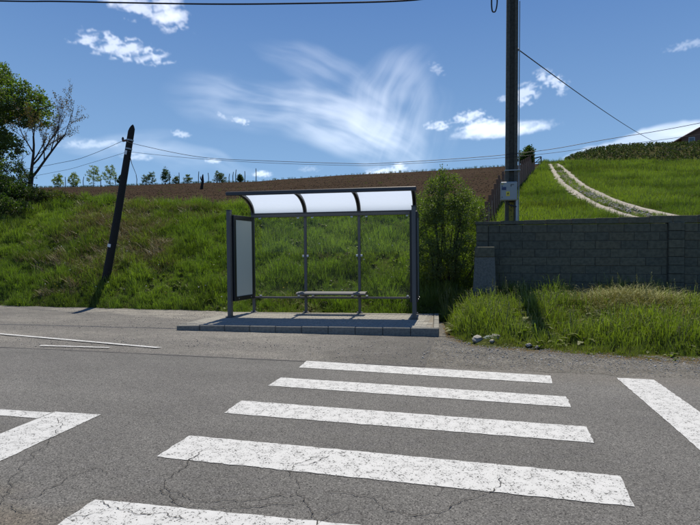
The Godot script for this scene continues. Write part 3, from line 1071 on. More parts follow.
	var prof := [Vector2(-0.90, 0.492), Vector2(-0.62, 0.492), Vector2(-0.578, 0.484), Vector2(-0.556, 0.462), Vector2(-0.556, 0.442), Vector2(-0.575, 0.43), Vector2(-0.90, 0.452)]
	for i in prof.size():
		var p: Vector2 = prof[i]; var q: Vector2 = prof[(i + 1) % prof.size()]
		sm.quad(Vector3(1.31, p.y, p.x), Vector3(2.86, p.y, p.x), Vector3(2.86, q.y, q.x), Vector3(1.31, q.y, q.x), Vector3(0, -(q.x - p.x), q.y - p.y) * -1.0)
	for x in [1.31, 2.86]:
		for i in range(1, prof.size() - 1):
			var a := Vector3(x, prof[0].y, prof[0].x); var c := Vector3(x, prof[i].y, prof[i].x); var d := Vector3(x, prof[i + 1].y, prof[i + 1].x)
			if (d - a).cross(c - a).x * (1.0 if x > 2.0 else -1.0) < 0.0: sm.tri(a, d, c)
			else: sm.tri(a, c, d)
	put("seat", sm.mesh(), M.seat, b)
	for x in [1.436, 2.678]:
		put("bracket", bar(Vector3(x, 0.395, ZB + 0.03), Vector3(x, 0.425, -0.6), 0.03, 0.05, 0.004).mesh(), M.alu, b)
	# poster cases at both ends
	poster_case(o, Vector3(0.012, 0, -0.068), Vector3(0.165, 0, -0.925), 0.15)
	poster_case(o, Vector3(L - 0.006, 0, -0.068), Vector3(L - 0.006, 0, -0.925), 0.165)

func poster_case(o: Node3D, a: Vector3, b: Vector3, thick: float) -> void:
	var c := Node3D.new()
	c.name = "poster_case"
	o.add_child(c, true)
	var d := b - a
	var z := d.normalized()
	var x := Vector3.UP.cross(z).normalized()
	c.transform = Transform3D(Basis(x, Vector3.UP, z), (a + b) * 0.5)
	var l := d.length()
	var y0 := 0.33
	var y1 := 2.2
	for s in [-1.0, 1.0]:
		var m := MB.new()
		m.box(Vector3(thick, y1 - y0, 0.095), Transform3D(Basis.IDENTITY, Vector3(0, (y0 + y1) * 0.5, s * (l * 0.5 - 0.0475))), 0.008)
		put("frame_side", m.mesh(), M.black, c)
	for y in [y0 + 0.05, y1 - 0.05]:
		var m := MB.new()
		m.box(Vector3(thick - 0.006, 0.10, l - 0.19), Transform3D(Basis.IDENTITY, Vector3(0, y, 0)), 0.006)
		put("frame_rail", m.mesh(), M.black, c)
	for s in [-1.0, 1.0]:
		var m := MB.new()
		m.box(Vector3(0.008, y1 - y0 - 0.2, l - 0.19), Transform3D(Basis.IDENTITY, Vector3(s * (thick * 0.5 - 0.018), (y0 + y1) * 0.5, 0)), 0.0)
		put("panel", m.mesh(), M.opal, c)
	for k in [-0.25, 0.25]:
		var m := MB.new()
		m.tube([Vector3(-thick * 0.5 + 0.002, y0 + 0.05, k * l * 1.2), Vector3(-thick * 0.5 - 0.006, y0 + 0.05, k * l * 1.2)], [0.013, 0.013], 8)
		put("lock", m.mesh(), M.steel, c)
	for k in [0.55, 1.95]:
		var m := MB.new()
		m.box(Vector3(0.04, 0.06, 0.03), Transform3D(Basis.IDENTITY, Vector3(0, k, l * 0.5 + 0.012)), 0.0)
		put("fixing", m.mesh(), M.alu, c)

# ---------------------------------------------------------------- concrete block wall
func wall() -> void:
	var o := thing("block_wall", "dark grey concrete block wall below the grassy hill, right of the bush", "wall", Vector3(0.25, 0.0, -12.7))
	var rng := RandomNumberGenerator.new()
	rng.seed = 77
	var core := MB.new()
	core.box(Vector3(9.46, 2.2, 0.13), Transform3D(Basis.IDENTITY, Vector3(4.76, 0.98, -0.076)))
	put("mortar", core.mesh(), M.mortar, o)
	var shapes := {}
	var block_at := func(parent: Node3D, x0: float, x1: float, y0: float, y1: float, dz: float, depth: float) -> void:
		var w: float = snappedf(x1 - x0 - rng.randf_range(0.006, 0.012), 0.002)
		var h: float = snappedf(y1 - y0 - 0.009, 0.002)
		var key := "%0.3f %0.3f %0.3f" % [w, h, depth]
		if not shapes.has(key):
			var mb := MB.new()
			mb.box(Vector3(w, h, depth), Transform3D.IDENTITY, 0.005)
			shapes[key] = mb.mesh()
		var b := put("block", shapes[key], M.block[rng.randi() % 5], parent)
		b.position = Vector3((x0 + x1) * 0.5, (y0 + y1) * 0.5, dz - depth * 0.5 + rng.randf_range(-0.005, 0.005))
		b.rotation = Vector3(rng.randf_range(-0.006, 0.006), rng.randf_range(-0.008, 0.008), rng.randf_range(-0.004, 0.004))
	var top := 2.125
	var course := 0.186
	# end column and pilaster
	var cols := [[0.0, 0.27, 0.03], [4.05, 4.36, 0.055]]
	for c in cols:
		var p := Node3D.new()
		p.name = "pilaster"
		o.add_child(p, true)
		var y: float = top + (0.02 if c[0] > 1.0 else 0.0)
		while y > 0.1:
			block_at.call(p, c[0], c[1], y - course, y, c[2], 0.2 + c[2])
			y -= course
	for run in [[0.28, 4.04], [4.37, 9.5]]:
		var r := 0
		var y := top
		while y > 0.1:
			var x: float = run[0]
			var lens := 0.525
			var first: float = lens * (0.5 if r % 2 == 0 else 1.0)
			first *= 1.0 if run[0] > 1.0 else 0.94
			while x < run[1] - 0.02:
				var x1: float = minf(x + first, run[1])
				if run[1] - x1 < 0.1: x1 = run[1]
				block_at.call(o, x, x1, y - course, y, 0.0, 0.2)
				x = x1
				first = lens + rng.randf_range(-0.02, 0.02)
			y -= course
			r += 1
	# capping: thin blocks that get thicker to the right
	var x := -0.01
	while x < 9.4:
		var l := 0.5 + rng.randf_range(-0.05, 0.12)
		var h: float = 0.085 + 0.02 * x
		h = minf(h, 0.175)
		if x > 3.5 and x < 4.0: h += 0.01
		block_at.call(o, x, x + l, top + 0.004, top + h, 0.012, 0.23)
		x += l
	# raking concrete pier at the wall's end
	var q := thing("concrete_pier", "leaning grey concrete pier against the left end of the block wall", "buttress", Vector3(0.42, 0.0, -12.42))
	var pm := MB.new()
	var lo := [Vector3(-0.27, -0.1, 0.28), Vector3(0.275, -0.1, 0.28), Vector3(0.275, -0.1, -0.22), Vector3(-0.27, -0.1, -0.22)]
	var hi := [Vector3(-0.205, 1.38, 0.12), Vector3(0.235, 1.38, 0.12), Vector3(0.235, 1.38, -0.22), Vector3(-0.205, 1.38, -0.22)]
	for k in 4:
		var k2 := (k + 1) % 4
		pm.quad(lo[k], lo[k2], hi[k2], hi[k], (lo[k] + lo[k2]) * Vector3(1, 0, 1))
	pm.quad(hi[0], hi[1], hi[2], hi[3], Vector3.UP)
	put("shaft", pm.mesh(), M.pier, q)
	var cm := MB.new()
	cm.box(Vector3(0.43, 0.235, 0.35), Transform3D(Basis(Vector3(1, 0, 0), 0.0), Vector3(0.012, 1.502, -0.045)), 0.015)
	put("head_block", cm.mesh(), M.block[1], q)

# ---------------------------------------------------------------- stepped board fence up the hill
func fence() -> void:
	var o := thing("board_fence", "brown board fence stepping up the hill behind the utility pole", "fence")
	var rng := RandomNumberGenerator.new()
	rng.seed = 5
	var d := 14.35
	while d < 56.0:
		var len := 1.75 if d < 26.0 else 2.0
		var a := Vector3(fence_x(d), 0, -d)
		var b := Vector3(fence_x(d + len), 0, -(d + len))
		var gy := minf(land(a.x + 0.5, a.z), land(b.x + 0.5, b.z))
		var gtop := maxf(land(a.x + 0.5, a.z), land(b.x + 0.5, b.z))
		var dir := (b - a).normalized()
		var side := Vector3.UP.cross(dir).normalized()
		var top := (gy + gtop) * 0.5 + lerpf(1.25, 1.6, ss(15.0, 30.0, d))
		var p := Node3D.new()
		p.name = "fence_panel"
		o.add_child(p, true)
		var pm := MB.new()
		pm.box(Vector3(0.1, top - gy + 0.5, 0.1), Transform3D(Basis(side, Vector3.UP, dir), Vector3(a.x, (top + gy - 0.4) * 0.5, a.z)), 0.006)
		put("post", pm.mesh(), M.brown_boards[1], p)
		var n := 8
		var bm := MB.new()
		bm.box(Vector3(0.022, top - gy - 0.05, (len - 0.14) / n - 0.012), Transform3D(Basis(side, Vector3.UP, dir), Vector3.ZERO), 0.0)
		var mesh := bm.mesh()
		for k in n:
			var t := (0.08 + (len - 0.14) * (k + 0.5) / n) / len
			var at := a.lerp(b, t)
			var s := put("board", mesh, M.brown_boards[rng.randi() % 3], p)
			s.position = Vector3(at.x, (top + gy) * 0.5 + rng.randf_range(-0.01, 0.01), at.z)
		for y in [top - 0.25, gy + 0.35]:
			var rm := MB.new()
			rm.box(Vector3(0.04, 0.07, len - 0.12), Transform3D(Basis(side, Vector3.UP, dir), Vector3((a.x + b.x) * 0.5, y, (a.z + b.z) * 0.5) + side * 0.034), 0.0)
			put("rail", rm.mesh(), M.brown_boards[0], p)
		d += len

# ---------------------------------------------------------------- concrete utility pole with cabinet
func concrete_pole() -> void:
	var g := land(1.085, -13.4)
	var o := thing("utility_pole", "tall grey-green concrete utility pole with a recessed face behind the block wall", "utility pole", Vector3(1.085, g, -13.4))
	var H := 9.1 - g
	var flange := func(s: float, w0: float, w1: float) -> MB:
		var mb := MB.new()
		var pts := []
		for e in [[-0.3, w0], [H, w1]]:
			var hw: float = e[1] * 0.5
			var fw: float = e[1] * 0.29
			var x0: float = hw - fw
			pts.append([Vector3(s * x0, e[0], 0.1), Vector3(s * hw, e[0], 0.1), Vector3(s * hw, e[0], -0.1), Vector3(s * x0, e[0], -0.1)])
		for k in 4:
			var k2 := (k + 1) % 4
			var mid: Vector3 = (pts[0][k] + pts[0][k2]) * 0.5 - (pts[0][0] + pts[0][2]) * 0.5
			mb.quad(pts[0][k], pts[0][k2], pts[1][k2], pts[1][k], Vector3(mid.x, 0, mid.z))
		mb.quad(pts[1][0], pts[1][1], pts[1][2], pts[1][3], Vector3.UP)
		return mb
	put("flange", flange.call(-1.0, 0.288, 0.255).mesh(), M.pole_concrete, o)
	put("flange", flange.call(1.0, 0.288, 0.255).mesh(), M.pole_concrete, o)
	var wm := MB.new()
	wm.box(Vector3(0.13, H + 0.28, 0.07), Transform3D(Basis.IDENTITY, Vector3(0, H * 0.5 - 0.16, -0.01)))
	put("web", wm.mesh(), M.pole_concrete, o)
	var cd := MB.new()
	cd.tube([Vector3(0.172, 0.2, 0.03), Vector3(0.170, H - 1.6, 0.03)], [0.012, 0.012], 8)
	put("conduit", cd.mesh(), M.galv, o)
	for y in [2.75]:
		var st := MB.new()
		st.box(Vector3(0.36, 0.02, 0.23), Transform3D(Basis.IDENTITY, Vector3(0.025, y, 0.0)), 0.0)
		var ring := put("strap", st.mesh(), M.galv, o)
		ring.name = "strap"
	# painted yellow number plate in the recess
	var yp := MB.new()
	yp.box(Vector3(0.125, 0.9, 0.008), Transform3D(Basis.IDENTITY, Vector3(0, 2.25 - g, 0.03)))
	var yo := put("yellow_plate", yp.mesh(), M.ochre, o)
	yo.set_meta("label", "yellow plate with dark marks low on the pole")
	var rng := RandomNumberGenerator.new()
	rng.seed = 3
	for k in 9:
		var mk := MB.new()
		mk.box(Vector3(rng.randf_range(0.012, 0.03), rng.randf_range(0.012, 0.03), 0.004), Transform3D(Basis(Vector3(0, 0, 1), rng.randf_range(-1, 1)), Vector3(rng.randf_range(-0.045, 0.045), 2.36 - g + rng.randf_range(0.0, 0.3), 0.0365)))
		put("mark", mk.mesh(), M.ink, yo)
	# steel top crossarm and insulators, above the frame
	put("crossarm", bar(Vector3(-0.55, H - 0.35, 0.12), Vector3(0.55, H - 0.35, 0.12), 0.07, 0.07, 0.004).mesh(), M.galv, o)
	# cabinet
	var c := thing("meter_cabinet", "light grey electrical cabinet with yellow warning sticker on the concrete pole", "electrical box", Vector3(1.012, 2.945, -13.2))
	var bm := MB.new()
	bm.box(Vector3(0.375, 0.44, 0.2), Transform3D.IDENTITY, 0.012)
	put("body", bm.mesh(), M.box, c)
	var dm := MB.new()
	dm.box(Vector3(0.345, 0.41, 0.014), Transform3D(Basis.IDENTITY, Vector3(-0.006, 0, 0.104)), 0.004)
	var door := put("door", dm.mesh(), M.box, c)
	var flat := func(called: String, m: Material, x: float, y: float, w: float, h: float, parent: Node, z := 0.113) -> MeshInstance3D:
		var f := MB.new()
		f.box(Vector3(w, h, 0.004), Transform3D(Basis.IDENTITY, Vector3(x, y, z)))
		return put(called, f.mesh(), m, parent)
	flat.call("window", M.navy, -0.115, 0.06, 0.1, 0.07, door)
	var ys: MeshInstance3D = flat.call("warning_sticker", M.yellow, -0.025, -0.065, 0.082, 0.11, door)
	ys.set_meta("label", "yellow warning sticker with a black lightning bolt")
	flat.call("yellow_label", M.ochre, -0.15, 0.17, 0.06, 0.022, door)
	flat.call("black_bracket_mark", M.ink, 0.075, 0.148, 0.075, 0.014, door)
	flat.call("black_bracket_mark", M.ink, 0.045, 0.125, 0.014, 0.05, door)
	flat.call("lock", M.ink, -0.155, -0.145, 0.02, 0.02, door)
	flat.call("lock", M.ink, -0.155, 0.115, 0.02, 0.02, door)
	var bolt := MB.new()
	for t in [[Vector3(-0.022, -0.03, 0.117), Vector3(-0.005, -0.062, 0.117), Vector3(-0.04, -0.062, 0.117)], [Vector3(-0.04, -0.058, 0.117), Vector3(-0.008, -0.058, 0.117), Vector3(-0.028, -0.1, 0.117)]]:
		bolt.tri(t[0], t[1], t[2])
	put("lightning_mark", bolt.mesh(), M.ink, door)
	var cb := MB.new()
	cb.tube([Vector3(-0.04, -0.21, 0.04), Vector3(-0.02, -0.28, 0.05), Vector3(0.04, -0.335, 0.06), Vector3(0.12, -0.36, 0.06), Vector3(0.2, -0.375, 0.02)], [0.016, 0.016, 0.016, 0.016, 0.016], 8)
	put("cable", cb.mesh(), M.cable, c)
	var pipe := MB.new()
	pipe.box(Vector3(0.05, 0.75, 0.05), Transform3D(Basis.IDENTITY, Vector3(0.185, -0.58, 0.02)), 0.006)
	put("duct", pipe.mesh(), M.galv, c)

# ---------------------------------------------------------------- leaning wooden pole
var lean_top := Vector3(-9.42, 5.19, -13.75)

func leaning_pole() -> void:
	var b := Vector3(-10.1, 0.0, -13.38)
	b.y = land(b.x, b.z)
	var o := thing("leaning_pole", "dark tarred wooden pole leaning to the right on the grass bank", "utility pole", b)
	var t := lean_top - b
	var pts := []
	var rad := []
	for k in 9:
		var f := lerpf(-0.1, 0.955, k / 8.0)
		pts.append(t * f + Vector3(0.02 * sin(f * 4.0), 0, 0))
		rad.append(lerpf(0.118, 0.088, f))
	for e in [[0.975, 0.075], [0.99, 0.045], [1.0, 0.012]]:
		pts.append(t * e[0]); rad.append(e[1])
	var m := MB.new()
	m.tube(pts, rad, 14)
	put("shaft", m.mesh(), M.tarred, o)
	var up := t.normalized()
	for f in [0.845, 0.9]:
		var bm := MB.new()
		bm.tube([t * f - up * 0.02, t * f + up * 0.02], [0.098, 0.098], 14)
		put("band", bm.mesh(), M.galv, o)
	var tg := MB.new()
	tg.box(Vector3(0.1, 0.09, 0.006), Transform3D(Basis(Vector3(0, 0, 1), -0.2), t * 0.235 + Vector3(0.0, 0, 0.118)))
	put("number_tag", tg.mesh(), M.white, o)
	tg = MB.new()
	tg.box(Vector3(0.07, 0.12, 0.006), Transform3D(Basis(Vector3(0, 0, 1), -0.2), t * 0.82 + Vector3(0.0, 0, 0.1)))
	put("number_tag", tg.mesh(), M.white, o)
	put("bracket", bar(t * 0.895 + Vector3(-0.2, 0, 0.06), t * 0.895 + Vector3(0.06, 0.03, 0.06), 0.05, 0.05, 0.004).mesh(), M.rust, o)
	var ins := MB.new()
	ins.tube([t * 0.895 + Vector3(-0.19, 0.02, 0.06), t * 0.895 + Vector3(-0.19, 0.07, 0.06), t * 0.895 + Vector3(-0.19, 0.11, 0.06)], [0.03, 0.035, 0.02], 8)
	put("insulator", ins.mesh(), M.black, o)
	# loose stay wire
	var w := MB.new()
	w.tube([t * 0.79 + Vector3(0.1, 0, 0), t * 0.75 + Vector3(0.2, 0, 0.02), t * 0.68 + Vector3(0.42, -0.02, 0.03)], [0.012, 0.008, 0.006], 6)
	put("loose_wire", w.mesh(), M.cable, o)

# ---------------------------------------------------------------- overhead cables
func hang(pts: Array, r: float, per := 10) -> ArrayMesh:
	var out := []
	var rad := []
	for i in pts.size() - 1:
		var p0: Vector3 = pts[maxi(i - 1, 0)]
		var p3: Vector3 = pts[mini(i + 2, pts.size() - 1)]
		for k in per:
			out.append((pts[i] as Vector3).cubic_interpolate(pts[i + 1], p0, p3, k / float(per)))
			rad.append(r)
	out.append(pts[-1]); rad.append(r)
	var m := MB.new()
	m.tube(out, rad, 6)
	return m.mesh()

func cables() -> void:
	var z := -13.27
	var k := 13.27 / 13.0
	var raise := func(list: Array) -> Array:   # points measured in a plane nearer by k
		var out := []
		for p in list:
			out.append(Vector3(p[0] * k, 1.5 + (p[1] - 1.5) * k, z))
		return out
	var up: Array = raise.call([[-8.85, 4.458], [-6.909, 4.03], [-4.937, 3.852], [-2.821, 3.713], [-2.062, 3.69], [0.338, 3.755], [1.8, 3.86], [2.981, 4.028], [5.007, 4.319], [8.5, 5.0], [14.0, 6.3]])
	up.push_front(lean_top * 1.0 + Vector3(-0.1, -0.47, 0.1))
	var o := put("telephone_cable", hang(up, 0.0065), M.cable)
	tag(o, "upper thin black cable sagging from the leaning pole across to the right", "cable", "overhead cables")
	var low: Array = raise.call([[-8.696, 4.206], [-6.9, 3.98], [-4.937, 3.80], [-2.821, 3.665], [-2.062, 3.645], [0.338, 3.70], [1.8, 3.775], [2.982, 3.89], [3.709, 3.94], [4.357, 4.0], [6.5, 4.25], [14.0, 5.3]])
	low.push_front(lean_top + Vector3(-0.12, -0.78, 0.1))
	o = put("telephone_cable", hang(low, 0.005), M.cable)
	tag(o, "lower thin beaded cable just below the sagging telephone cable", "cable", "overhead cables")
	o = put("telephone_cable", hang([lean_top + Vector3(-0.27, -0.43, 0.0), Vector3(-10.9, 4.42, -13.9), Vector3(-12.2, 4.3, -14.3), Vector3(-15.5, 4.25, -15.2), Vector3(-24, 4.6, -17.5)], 0.0065), M.cable)
	tag(o, "thin black cable running left from the top bracket of the leaning pole", "cable", "overhead cables")
	o = put("telephone_cable", hang([lean_top + Vector3(-0.2, -0.78, 0.0), Vector3(-11.0, 4.15, -13.9), Vector3(-12.4, 4.02, -14.3), Vector3(-15.5, 3.98, -15.2), Vector3(-24, 4.3, -17.5)], 0.005), M.cable)
	tag(o, "thin cable running left from below the leaning pole's bracket", "cable", "overhead cables")
	o = put("power_cable", hang([Vector3(1.0, 7.95, -13.27), Vector3(-0.4, 7.80, -13.3), Vector3(-1.547, 7.80, -13.4), Vector3(-4.246, 8.0, -13.4), Vector3(-7.096, 8.266, -13.4), Vector3(-11.526, 8.774, -13.4), Vector3(-13.603, 8.995, -13.4), Vector3(-22.0, 10.0, -13.4)], 0.023), M.cable)
	tag(o, "thick black power cable across the top left of the sky", "cable", "overhead cables")
	o = put("cable_loop", hang([Vector3(1.0, 7.93, -13.25), Vector3(0.74, 7.9, -13.3), Vector3(0.73, 7.5, -13.32), Vector3(0.70, 7.32, -13.33), Vector3(0.66, 7.285, -13.34), Vector3(0.615, 7.33, -13.34), Vector3(0.60, 7.55, -13.33), Vector3(0.63, 7.85, -13.3), Vector3(0.95, 7.96, -13.26)], 0.018), M.cable)
	tag(o, "slack black cable loop hanging left of the concrete pole at the top edge", "cable")
	var h := Vector3(44.4, 23.3, -117.3)
	var p0 := Vector3(1.235, 6.36, -13.4)
	var pts := []
	for i in 25:
		var t := i / 24.0
		var p := p0.lerp(h, t)
		# sag measured against the chord
		p.y -= 4.0 * 1.9 * t * (1.0 - t)
		pts.append(p)
	o = put("service_cable", hang(pts, 0.013, 4), M.cable)
	tag(o, "black service cable sloping from the concrete pole down to the hilltop house", "cable", "overhead cables")
	var hk := MB.new()
	hk.box(Vector3(0.05, 0.06, 0.05), Transform3D(Basis.IDENTITY, Vector3(1.215, 6.36, -13.4)), 0.005)
	tag(put("cable_hook", hk.mesh(), M.galv), "small steel hook holding the service cable on the concrete pole", "hook")

# ---------------------------------------------------------------- house, gate, stakes
func far_things() -> void:
	var H := Vector3(48.4, 0.5, -122.0)
	var g := 19.0
	var o := thing("house", "brown house with a shallow gable roof behind the ridge at the right edge", "house", Vector3(H.x, g, H.z))
	var w := 7.0
	var ey := 22.95 + 0.8 - g
	var py := ey + 4.1
	var wm := MB.new()
	wm.box(Vector3(w * 2.0 - 1.2, ey + 0.6, 9.0), Transform3D(Basis.IDENTITY, Vector3(0, (ey + 0.6) * 0.5, 0)))
	put("wall", wm.mesh(), M.house_wall, o)
	var gm := MB.new()
	for z in [4.49, -4.49]:
		var a := Vector3(-w + 0.6, ey + 0.3, z); var b := Vector3(w - 0.6, ey + 0.3, z); var c := Vector3(0, py - 0.1, z)
		if (c - a).cross(b - a).z * z < 0.0: gm.tri(a, c, b)
		else: gm.tri(a, b, c)
	put("gable", gm.mesh(), M.house_wall, o)
	for s in [-1.0, 1.0]:
		var rm := MB.new()
		var a := Vector3(s * (w + 0.6), ey - 0.25, 0); var b := Vector3(0, py, 0)
		var d := b - a
		rm.box(Vector3(d.length(), 0.22, 10.6), Transform3D(Basis(d.normalized(), Vector3(-d.y, d.x, 0).normalized() * (1.0 if d.x > 0.0 else -1.0), Vector3(0, 0, 1) * (1.0 if d.x > 0.0 else -1.0)), (a + b) * 0.5))
		put("roof", rm.mesh(), M.roof_tile, o)
	for x in [-4.6, -0.8, 3.4]:
		var f := MB.new()
		f.box(Vector3(1.1, 1.2, 0.08), Transform3D(Basis.IDENTITY, Vector3(x, ey - 0.1, 4.54)))
		var wf := put("window", f.mesh(), M.white, o)
		var q := MB.new()
		q.box(Vector3(0.9, 1.0, 0.04), Transform3D(Basis.IDENTITY, Vector3(x, ey - 0.1, 4.58)))
		put("glass", q.mesh(), M.pane, wf)
	# open iron gate at the head of the track
	var gp := Vector3(8.5, 0, -72.0)
	gp.y = land(gp.x, gp.z)
	var gt := thing("field_gate", "dark iron gate leaf standing open where the track meets the skyline", "gate", gp)
	var hh := 0.85
	for e in [[Vector3(0, -0.2, 0), Vector3(0, hh, 0)], [Vector3(1.0, -0.2, 0), Vector3(1.0, hh + 0.22, 0)]]:
		put("upright", bar(e[0], e[1], 0.13, 0.13, 0.0).mesh(), M.ink, gt)
	put("top_rail", bar(Vector3(0, hh, 0), Vector3(1.0, hh + 0.2, 0), 0.1, 0.13, 0.0).mesh(), M.ink, gt)
	put("mid_rail", bar(Vector3(0, 0.3, 0), Vector3(1.0, 0.42, 0), 0.08, 0.1, 0.0).mesh(), M.ink, gt)
	put("brace", bar(Vector3(0, 0.05, 0.01), Vector3(1.0, hh + 0.1, 0.01), 0.08, 0.09, 0.0).mesh(), M.ink, gt)
	var rp := Vector3(9.6, 0, -73.0)
	rp.y = land(rp.x, rp.z)
	var rl := thing("rail_fence", "thin dark rail fence across the top of the track", "fence", rp)
	for k in 4:
		put("post", bar(Vector3(k * 0.75, -0.3, 0), Vector3(k * 0.75, 0.42, 0), 0.06, 0.06, 0.0).mesh(), M.ink, rl)
	put("rail", bar(Vector3(-0.1, 0.36, 0.04), Vector3(2.4, 0.36, 0.04), 0.04, 0.05, 0.0).mesh(), M.ink, rl)
	var bx := MB.new()
	bx.box(Vector3(0.5, 0.45, 0.4), Transform3D(Basis.IDENTITY, Vector3(2.2, 0.12, 0.05)), 0.02)
	put("end_block", bx.mesh(), M.ink, rl)
	# stakes on the skyline
	var rng := RandomNumberGenerator.new()
	rng.seed = 66
	var ranks := ["first", "second", "third", "fourth", "fifth", "sixth", "seventh", "eighth", "ninth", "tenth", "eleventh", "twelfth", "thirteenth", "fourteenth"]
	var rank := 0
	for x in [-62.9, -59.5, -56.11, -53.6, -50.42, -44.21, -42.69, -39.6, -37.94, -34.78, -33.97, -33.49, -32.21, -30.4]:
		var z := -74.0 + rng.randf_range(-0.5, 0.5)
		var y := land(x, z)
		var h := rng.randf_range(1.3, 2.1)
		var s := MB.new()
		s.tube([Vector3(0, -0.3, 0), Vector3(rng.randf_range(-0.06, 0.06), h * 0.6, 0), Vector3(rng.randf_range(-0.1, 0.1), h, 0)], [0.06, 0.055, 0.045], 6)
		var so := put("vine_stake", s.mesh(), M.tarred)
		so.position = Vector3(x, y, z)
		tag(so, "thin dark wooden stake on the far skyline, %s from the left" % ranks[rank], "stake", "stakes along the skyline")
		rank += 1
	# charred stump standing in the field
	var sp := ground(-20.99, -39.8)
	var st := thing("burnt_stump", "dark broken stump standing alone in the ploughed field", "stump", sp)
	var sm := MB.new()
	sm.tube([Vector3(-0.05, -0.1, 0), Vector3(0.0, 0.35, 0), Vector3(0.08, 0.7, 0), Vector3(0.06, 1.05, 0), Vector3(0.1, 1.28, 0)], [0.14, 0.11, 0.10, 0.085, 0.03], 8)
	put("trunk", sm.mesh(), M.tarred, st)
	var bm := MB.new()
	bm.tube([Vector3(0.06, 0.62, 0), Vector3(-0.1, 0.95, 0.02), Vector3(-0.12, 1.12, 0.02)], [0.06, 0.045, 0.02], 6)
	put("branch", bm.mesh(), M.tarred, st)

# ---------------------------------------------------------------- trees and bushes
func rand_dir(rng: RandomNumberGenerator) -> Vector3:
	var z := rng.randf_range(-1.0, 1.0)
	var a := rng.randf_range(0.0, TAU)
	var r := sqrt(1.0 - z * z)
	return Vector3(r * cos(a), z, r * sin(a))

# leaves in clumps inside ellipsoids; each lobe = [centre, radii]
func foliage(lobes: Array, clumps: int, per: int, clump_r: float, size: float, cols: Array, sd: int, aspect := 0.5) -> MB:
	var rng := RandomNumberGenerator.new()
	rng.seed = sd
	var mb := MB.new()
	var vol := 0.0
	for l in lobes: vol += pow(l[1].x * l[1].y * l[1].z, 0.667)
	for l in lobes:
		var n := int(clumps * pow(l[1].x * l[1].y * l[1].z, 0.667) / vol)
		for k in n:
			var u := rand_dir(rng) * pow(rng.randf(), 0.28)
			var c: Vector3 = l[0] + Vector3(u.x * l[1].x, u.y * l[1].y, u.z * l[1].z)
			var tone: Color = cols[rng.randi() % cols.size()]
			tone = tone * rng.randf_range(0.78, 1.22)
			var cr := clump_r * rng.randf_range(0.6, 1.3)
			var out := (u + Vector3(0, 0.3, 0)).normalized()
			for i in per:
				var q := rand_dir(rng) * pow(rng.randf(), 0.5)
				var p := c + Vector3(q.x, q.y * 0.75, q.z) * cr
				var dir := (rand_dir(rng) + out * 0.6 + Vector3(0, -0.15, 0)).normalized()
				var side := dir.cross(rand_dir(rng)).normalized()
				mb.col = tone * rng.randf_range(0.85, 1.15)
				var s := size * rng.randf_range(0.7, 1.35)
				mb.leaf(p, dir, side, s, s * aspect)
	return mb

func limbs(mb: MB, p: Vector3, dir: Vector3, len: float, r: float, depth: int, rng: RandomNumberGenerator, tips: Array, bend := 0.25, split := 0.55) -> void:
	var pts := [p]
	var rad := [r]
	var q := p
	var d := dir
	var seg := 5
	for k in seg:
		d = (d + rand_dir(rng) * bend * 0.45 + Vector3(0, 0.05, 0)).normalized()
		q = q + d * len / seg
		pts.append(q); rad.append(lerpf(r, r * 0.5, (k + 1.0) / seg))
		if depth <= 1: tips.append([q, d])
		if depth > 0 and k >= 1:
			var s := (d + rand_dir(rng).cross(d).normalized() * split * rng.randf_range(0.7, 1.5)).normalized()
			limbs(mb, q, s, len * rng.randf_range(0.45, 0.68), rad[-1] * 0.6, depth - 1, rng, tips, bend, split)
	mb.tube(pts, rad, 7 if r > 0.04 else 5 if r > 0.012 else 4, false)

